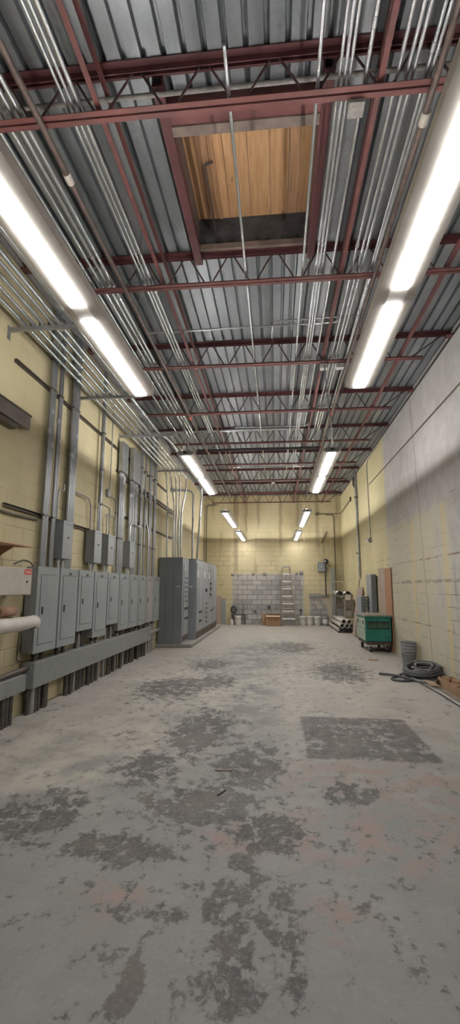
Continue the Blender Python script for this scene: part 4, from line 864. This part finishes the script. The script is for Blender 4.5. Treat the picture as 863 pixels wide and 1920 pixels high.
# ------------------------------------------------------------------ right wall conduits
solo('thin_conduit', MB().tube([(XR - .018, YB + .02, 4.50), (XR - .018, 13.72, 4.475)], .012, 8), M['strut_dark'], 'thin dark conduit running level along the right wall', 'conduit', (XR, 6, 4.5))
t = thing('thin_conduit', 'thin conduit bending down the right wall to a round box', 'conduit', (XR, 13.85, 2.85))
part('tube', MB().tube([(XR - .02, 12.15, 5.25), (XR - .02, 13.80, 5.25), (XR - .02, 13.92, 5.1), (XR - .02, 13.80, 2.93)], .014, 8, .16), M['conduit_dull'], t)
part('round_box', MB().tube([(XR - .003, 13.79, 2.86), (XR - .07, 13.79, 2.86)], .075, 16), M['conduit_dull'], t); part('sensor', MB().tube([(XR - .07, 13.79, 2.86), (XR - .14, 13.74, 2.84)], .045, 12), M['white'], t)
t = thing('riser_pipe', 'wide grey riser pipe on the right wall near the far corner', 'pipe', (XR, 15.7, 1.85))
part('tube', MB().tube([(XR - .05, 15.75, 5.385), (XR - .05, 15.62, 1.85)], .040, 12), M['conduit_dull'], t)
for zz in (4.49, 2.62): part('clamp', MB().bbox(XR - .11, XR - .003, 15.62, 15.80, zz - .02, zz + .02, .004), M['strut_dark'], t)
solo('loose_wire', MB().tube([(XR - .03, 15.62, 1.84), (XR - .03, 15.75, 1.80), (XR - .03, 15.95, 1.70), (XR - .03, 16.0, 1.5)], .012, 6, .08), M['strut_dark'], 'short dark wire curling from the bottom of the riser pipe', 'wire', (XR, 15.8, 1.7))
solo('bent_conduit', MB().tube([(XR - .02, 16.3, 5.30), (XR - .05, 16.2, 5.0), (XR - .02, 16.05, 4.9)], .03, 8, .1), M['strut_dark'], 'short dark elbow near the roof above the riser pipe', 'conduit', (XR, 16.2, 5))

# ------------------------------------------------------------------ pile in the far right corner
t0 = thing('pipe_cradle', 'dark timber cradle under the long pale pipes', 'rack', (2.35, 17.8, 0))
for y in (16.6, 17.9, 19.0): part('bearer', MB().bbox(2.10, 2.66, y - .06, y + .06, .05, .16, .008), M['rubber'], t0)
part('skid', MB().bbox(2.08, 2.16, 16.5, 19.2, 0, .05, .006), M['rubber'], t0); part('skid', MB().bbox(2.58, 2.66, 16.5, 19.2, 0, .05, .006), M['rubber'], t0)
part('side_rail', MB().bbox(2.06, 2.10, 16.45, 19.25, .06, .17, .006), M['pvc'], t0)
k = 0
for (x, z, r, y0) in ((2.20, .235, .074, 16.42), (2.36, .235, .074, 16.36), (2.52, .235, .074, 16.40), (2.28, .366, .074, 16.55), (2.44, .366, .074, 16.45)):
    t = thing('plastic_pipe', 'long pale pipe in the corner pile, %s' % ('bottom left', 'bottom middle', 'bottom right', 'top left', 'top right')[k], 'pipe', (x, 17.8, z), 'long pale pipes on the cradle')
    part('tube', MB().pipe((x, y0, z), (x, 19.2, z), r, r - .008, 18), M['pvc'], t); part('socket', MB().pipe((x, y0 - .005, z), (x, y0 + .14, z), r + .001, r - .006, 18), M['offwhite'], t); k += 1
for k, (x, y, ang, h, m) in enumerate(((2.30, 18.7, 4, 1.18, 'taupe'), (2.38, 18.55, 6, 1.17, 'sheet'), (2.46, 18.4, 7, 1.15, 'sheet'))):
    c = MB(); hh = h
    rot = Euler((R(-4), R(ang), 0)).to_matrix(); o = Vector((x, y, 0.45))
    for (cx, cy, sx, sy) in ((0, 0, .09, .004), (-.043, .02, .004, .04), (.043, .02, .004, .04)):
        vs = [o + rot @ Vector((cx + dx * sx / 2, cy + dy * sy / 2, dz)) for dz in (0, hh - .45) for (dx, dy) in ((-1, -1), (1, -1), (1, 1), (-1, 1))]
        c.add(vs, [(0, 1, 2, 3), (4, 5, 6, 7), (0, 1, 5, 4), (1, 2, 6, 5), (2, 3, 7, 6), (3, 0, 4, 7)])
    solo('metal_channel', c, M[m], 'leaning metal channel behind the pipes, %s' % ('leftmost and dark', 'middle and shiny', 'rightmost and shiny')[k], 'channel', (x, y, .45), 'leaning metal channels')
def half(cx, cz, r, y0, y1):
    mb = MB(); n = 14; vs = []
    for y in (y0, y1):
        for rr_ in (r, r - .01):
            for k in range(n + 1): a = math.pi * k / n; vs.append((cx + rr_ * math.cos(a), y, cz + rr_ * math.sin(a)))
    m = n + 1; fs = []
    for k in range(n): fs += [(k, k + 1, 2 * m + k + 1, 2 * m + k), (m + k, m + k + 1, 3 * m + k + 1, 3 * m + k), (k, k + 1, m + k + 1, m + k), (2 * m + k, 2 * m + k + 1, 3 * m + k + 1, 3 * m + k)]
    fs += [(0, m, 3 * m, 2 * m), (n, m + n, 3 * m + n, 2 * m + n)]
    return mb.add(vs, fs, True)
t = thing('wall_bracket', 'steel wall bracket carrying the curved duct covers in the corner', 'bracket', (XR, 18, 1.2))
for yy in (17.6, 18.8): part('arm', MB().box(2.15, XR, yy - .02, yy + .02, 1.19, 1.235), M['sheet'], t); part('brace', MB().tube([(2.3, yy, 1.19), (XR - .012, yy, .80)], .012, 6), M['sheet'], t)
part('shelf', MB().bbox(2.13, 2.745, 17.5, 18.9, 1.235, 1.25, .004), M['taupe'], t)
solo('duct_cover', half(2.28, 1.2501, .14, 17.45, 18.95), M['sheet'], 'shiny curved duct cover on the corner rack, left one', 'duct', (2.28, 18, 1.25), 'curved duct covers')
solo('duct_cover', half(2.56, 1.2501, .13, 17.40, 18.8), M['sheet'], 'shiny curved duct cover on the corner rack, right one', 'duct', (2.56, 18, 1.25), 'curved duct covers')
t = thing('metal_cabinet', 'taupe metal cabinet with a dark slot behind the pale pipes', 'cabinet', (2.52, 17.2, 0))
part('body', MB().bbox(2.36, 2.72, 16.95, 17.40, .0, 1.02, .008), M['taupe'], t) if False else part('body', MB().bbox(2.40, 2.72, 17.02, 17.36, .46, 1.10, .008), M['taupe'], t)
part('slot', MB().box(2.44, 2.58, 17.014, 17.0199, .74, .77), M['black'], t); part('door', MB().bbox(2.43, 2.60, 17.008, 17.0139, .50, .70, .003), M['conduit_dull'], t)
solo('sheet_offcut', MB().obox((2.50, 16.98, 1.17), (.17, .015, .19), (R(-4), 0, 0)), M['offwhite'], 'small square white sheet propped on the taupe cabinet', 'sheet', (2.5, 16.98, 1.17))
solo('plywood_sheet', MB().obox((2.58, 15.55, .76), (.022, .62, 1.54), (0, R(8), R(6))), M['ply_pink'], 'pinkish plywood sheet leaning on the right wall before the pipe pile', 'board', (2.58, 15.55, 0))
solo('plywood_sheet', MB().obox((2.535, 15.28, .62), (.02, .32, 1.24), (0, R(8), R(4))), M['taupe'], 'dark edged board leaning in front of the pinkish plywood sheet', 'board', (2.53, 15.3, 0))

# grey boxes behind the chest
t = thing('metal_cabinet', 'low grey metal cabinet behind the teal chest', 'cabinet', (2.42, 13.95, 0))
part('body', MB().bbox(2.355, 2.495, 13.6, 14.3, 0, 1.265, .008), M['cab'], t); part('front_door', MB().bbox(2.365, 2.485, 13.59, 13.5999, .1, 1.24, .004), M['cab_side'], t)
for k in range(4):
    zz = 1.24 - k * .075
    solo('cable_loop', MB().tube([(2.50 + .03, 13.60 + .02 * math.cos(a), zz + .028 * math.sin(a)) for a in ()] or [(2.515, 13.62, zz), (2.54, 13.58, zz + .02), (2.556, 13.66, zz), (2.54, 13.74, zz - .01), (2.515, 13.72, zz)], .016, 8, .04), M['hose'], 'dark coiled cable hung beside the low grey cabinet, %s from the top' % ORD[k], 'cable', (2.55, 13.65, zz), 'coiled cables by the low grey cabinet')
solo('cable_loop', MB().tube([(2.535 + .05 * math.cos(a * .5236), 13.585, .93 + .07 * math.sin(a * .5236)) for a in range(12)], .014, 8, 0, True), M['hose_light'], 'pale cable ring hanging low on the low grey cabinet', 'cable', (2.54, 13.58, .93))
t = thing('tall_enclosure', 'tall narrow grey metal enclosure standing behind the teal chest', 'enclosure', (2.64, 13.5, 0))
part('body', MB().bbox(2.575, 2.715, 13.21, 13.90, 0, 1.87, .008), M['panel'], t); part('front_cover', MB().bbox(2.58, 2.71, 13.20, 13.2099, .02, 1.85, .004), M['cab_side'], t, 'darker grey front')
solo('plywood_board', MB().obox((2.728, 12.60, .995), (.016, .70, 1.99), (0, 0, 0)), M['ply_pink'], 'faded pinkish plywood board standing flat against the right wall', 'board', (2.728, 12.6, 0))
solo('plywood_board', MB().obox((2.728, 11.91, .99), (.018, .66, 1.98), (0, 0, 0)), M['ply_orange'], 'orange brown plywood board standing against the right wall behind the chest', 'board', (2.728, 11.9, 0))

# teal tool chest on casters
cx0, cx1, cy0, cy1 = 2.09, 2.685, 11.62, 12.80
t = thing('tool_chest', 'teal steel tool chest on casters by the right wall', 'chest', ((cx0 + cx1) / 2, 12.2, 0))
part('body', MB().bbox(cx0, cx1, cy0, cy1, .25, .80, .008), M['teal'], t)
part('side_panel', MB().bbox(cx0 - .006, cx0 - .0002, cy0 + .02, cy1 - .02, .27, .53, .002), M['teal_worn'], t, 'faded worn lower side panel')
sp = part('side_panel', MB().bbox(cx0 - .006, cx0 - .0002, cy0 + .02, cy1 - .02, .55, .79, .002), M['teal_worn'], t, 'faded worn upper side panel')
for yy in (11.82, 12.50): part('side_handle', MB().bbox(cx0 - .014, cx0 - .0062, yy, yy + .10, .63, .73, .004), M['black'], sp)
part('drawer_recess', MB().box(cx0 + .045, cx1 - .035, cy0 - .003, cy0 - .0002, .54, .71), M['black'], t)
part('drawer_front', MB().bbox(cx0 + .055, cx1 - .045, cy0 - .012, cy0 - .0032, .56, .68, .003), M['teal_dark'], t, 'shabby dark green drawer front')
part('front_panel', MB().bbox(cx0 + .02, cx1 - .015, cy0 - .010, cy0 - .0002, .27, .53, .003), M['teal'], t)
part('front_rail', MB().bbox(cx0 + .02, cx1 - .015, cy0 - .010, cy0 - .0002, .725, .795, .003), M['teal'], t)
part('lid', MB().bbox(cx0 - .02, cx1 + .01, cy0 - .03, cy1 + .01, .8001, .83, .006), M['teal'], t); part('lid_top', MB().bbox(cx0 - .018, cx1 + .008, cy0 - .028, cy1 + .008, .8301, .862, .006), M['chest_top'], t, 'dusty brown top')
for xx in (cx0 + .30, cx1 - .08): part('lock', MB().tube([(xx, cy0 - .010, .35 if xx > 2.5 else .76), (xx, cy0 - .016, .35 if xx > 2.5 else .76)], .012, 8), M['black'], t)
part('skid_frame', MB().bbox(cx0 + .02, cx1 - .02, cy0 + .02, cy1 - .02, .175, .25, .006), M['rust'], t)
for (xx, yy) in ((cx0 + .13, cy0 + .12), (cx1 - .09, cy0 + .12), (cx0 + .09, cy1 - .14), (cx1 - .09, cy1 - .14)):
    c = part('caster', MB().bbox(xx - .05, xx + .05, yy - .05, yy + .05, .160, .175, .002).box(xx - .035, xx - .028, yy - .03, yy + .03, .06, .16).box(xx + .028, xx + .035, yy - .03, yy + .03, .06, .16), M['galv'], t)
    part('wheel', MB().tube([(xx - .026, yy, .066), (xx + .026, yy, .066)], .066, 18), M['rubber'], c)

# bucket stack, hose, crates by the right wall
for k in range(3):
    z = k * .058
    t = thing('grey_bucket', 'grey bucket by the hose coil, %s of the nested stack' % ('bottom', 'middle', 'top')[k], 'bucket', (2.555, 9.72, z), 'nested grey buckets')
    c = (2.555, 9.72, z)
    part('bucket_body', MB().lathe([(.118 if k == 0 else .120, 0), (.142, .285), (.152, .29), (.152, .31), (.147, .312), (.149, .345), (.143, .345), (.138, .29), (.112, .012)], c, 26), M['pail'], t)
    part('rim', MB().lathe([(.1495, .332), (.157, .336), (.157, .352), (.1495, .354), (.140, .3455), (.1445, .332)], c, 26), M['pail'], t)
    if k == 0: part('bail', MB().tube([(2.405, 9.72, .30), (2.43, 9.60, .26), (2.52, 9.555, .245), (2.62, 9.565, .25), (2.705, 9.72, .30)], .004, 6, .06), M['alum'], t)
t = thing('small_tub', 'small white tub with a lid behind the hose coil', 'tub', (2.58, 9.22, 0))
part('tub_body', MB().lathe([(.075, 0), (.085, .15)], (2.58, 9.22, 0), 20), M['offwhite'], t); part('tub_lid', MB().lathe([(.09, .1501), (.09, .172), (.08, .176)], (2.58, 9.22, 0), 20), M['white'], t)
q = random.Random(11); pts = []; hc = Vector((2.42, 8.43, 0)); turns = 8; N = 28
for k in range(turns * N):
    a = 2 * math.pi * k / N; tn = k / N
    rad = .295 - .020 * (tn % 3) + .012 * math.sin(tn * 2.4); z = .028 + .016 * tn + .010 * math.sin(a + tn) + (.045 + .050 * math.sin(a + .5)) * (1 if tn > 1 else tn)
    pts.append((hc.x + rad * math.cos(a), hc.y + rad * 1.0 * math.sin(a), z))
t = thing('hose_coil', 'coil of dark grey hose on the floor by the right wall', 'hose', (2.42, 8.43, 0))
part('hose_loops', MB().tube(pts, .0235, 8), M['hose'], t)
pts = [(hc.x + .15 * math.cos(a) + .05 * math.sin(3 * a), hc.y + .16 * math.sin(a), .195 + .035 * math.sin(a) + .02 * math.sin(2 * a)) for a in [k * .21 for k in range(42)]]
part('inner_loops', MB().tube(pts, .015, 8), M['hose_light'], t, 'paler worn inner loops')
part('stray_loop', MB().tube([(2.20, 8.30, .05), (2.22, 8.10, .03), (2.40, 7.98, .03), (2.62, 8.08, .04), (2.70, 8.30, .06)], .02, 8, .12), M['hose_light'], t, 'paler stray loop in front')
part('loose_end', MB().tube([(2.28, 8.72, .08), (2.10, 8.62, .03), (1.92, 8.40, .022), (1.86, 8.25, .022), (1.96, 8.12, .022), (2.14, 8.14, .022), (2.19, 8.26, .022), (2.06, 8.46, .035), (1.95, 8.64, .03), (1.78, 8.76, .02)], .019, 8, .1), M['hose'], t)
# wooden crate and cardboard
t = thing('open_tray', 'orange brown open carton tray at the right edge by the wall', 'tray', (2.62, 7.45, 0))
part('tray_base', MB().box(2.50, 2.735, 6.9, 7.92, 0, .012), M['card'], t)
for (a, b, c, d) in ((2.50, 2.512, 6.9, 7.92), (2.723, 2.735, 6.9, 7.92), (2.512, 2.723, 6.9, 6.912), (2.512, 2.723, 7.908, 7.92)): part('tray_side', MB().box(a, b, c, d, .012, .135), M['card'], t)
for yy in (7.15, 7.40, 7.65): part('divider', MB().box(2.512, 2.723, yy - .004, yy + .004, .012, .11), M['card'], t)
for k, (xx, yy, aa, zz) in enumerate(((2.56, 7.30, 20, .16), (2.64, 7.55, -15, .17), (2.60, 7.78, 35, .165))):
    solo('bark_chunk', MB().obox((xx, yy, zz - .045), (.10, .13, .05), (R(12), R(8), R(aa))), M['card'], 'rough brown chunk in the carton tray, %s from the camera' % ORD[k], 'scrap', (xx, yy, zz), 'brown chunks in the tray')
t = thing('cardboard_flap', 'torn pale cardboard carton lying between hose and tray', 'carton', (2.45, 7.98, 0))
part('flap', MB().obox((2.38, 7.82, .05), (.18, .20, .008), (R(14), R(10), R(25))), M['card_light'], t); part('flap', MB().obox((2.465, 7.86, .055), (.008, .14, .10), (0, R(12), R(-25))), M['card'], t)
solo('metal_strip', MB().bbox(2.36, 2.47, 5.2, 7.75, 0, .012, .003), M['galv'], 'pale metal strip lying on the floor along the right wall', 'strip', (2.41, 6.5, 0))
solo('thin_rod', MB().tube([(2.26, 8.05, .012), (2.31, 7.2, .010), (2.33, 5.3, .010)], .009, 6), M['rubber'], 'thin dark rod on the floor beside the metal strip', 'rod', (2.3, 7, .01))
# small floor scraps
solo('floor_scrap', MB().bbox(1.92, 2.12, 10.4, 10.52, 0, .012, .004), M['card'], 'small brown scrap on the floor in front of the teal chest', 'scrap', (2.0, 10.45, 0))
solo('floor_scrap', MB().obox((-.42, 3.72, .004), (.012, .10, .008), (0, 0, R(-28))), M['rubber'], 'thin black sliver on the floor in the dark stained area', 'scrap', (-.42, 3.72, 0))
solo('floor_scrap', MB().obox((-.45, 4.15, .004), (.14, .02, .008), (0, 0, R(4))), M['taupe'], 'short brown stick on the floor mid room', 'scrap', (-.45, 4.15, 0))
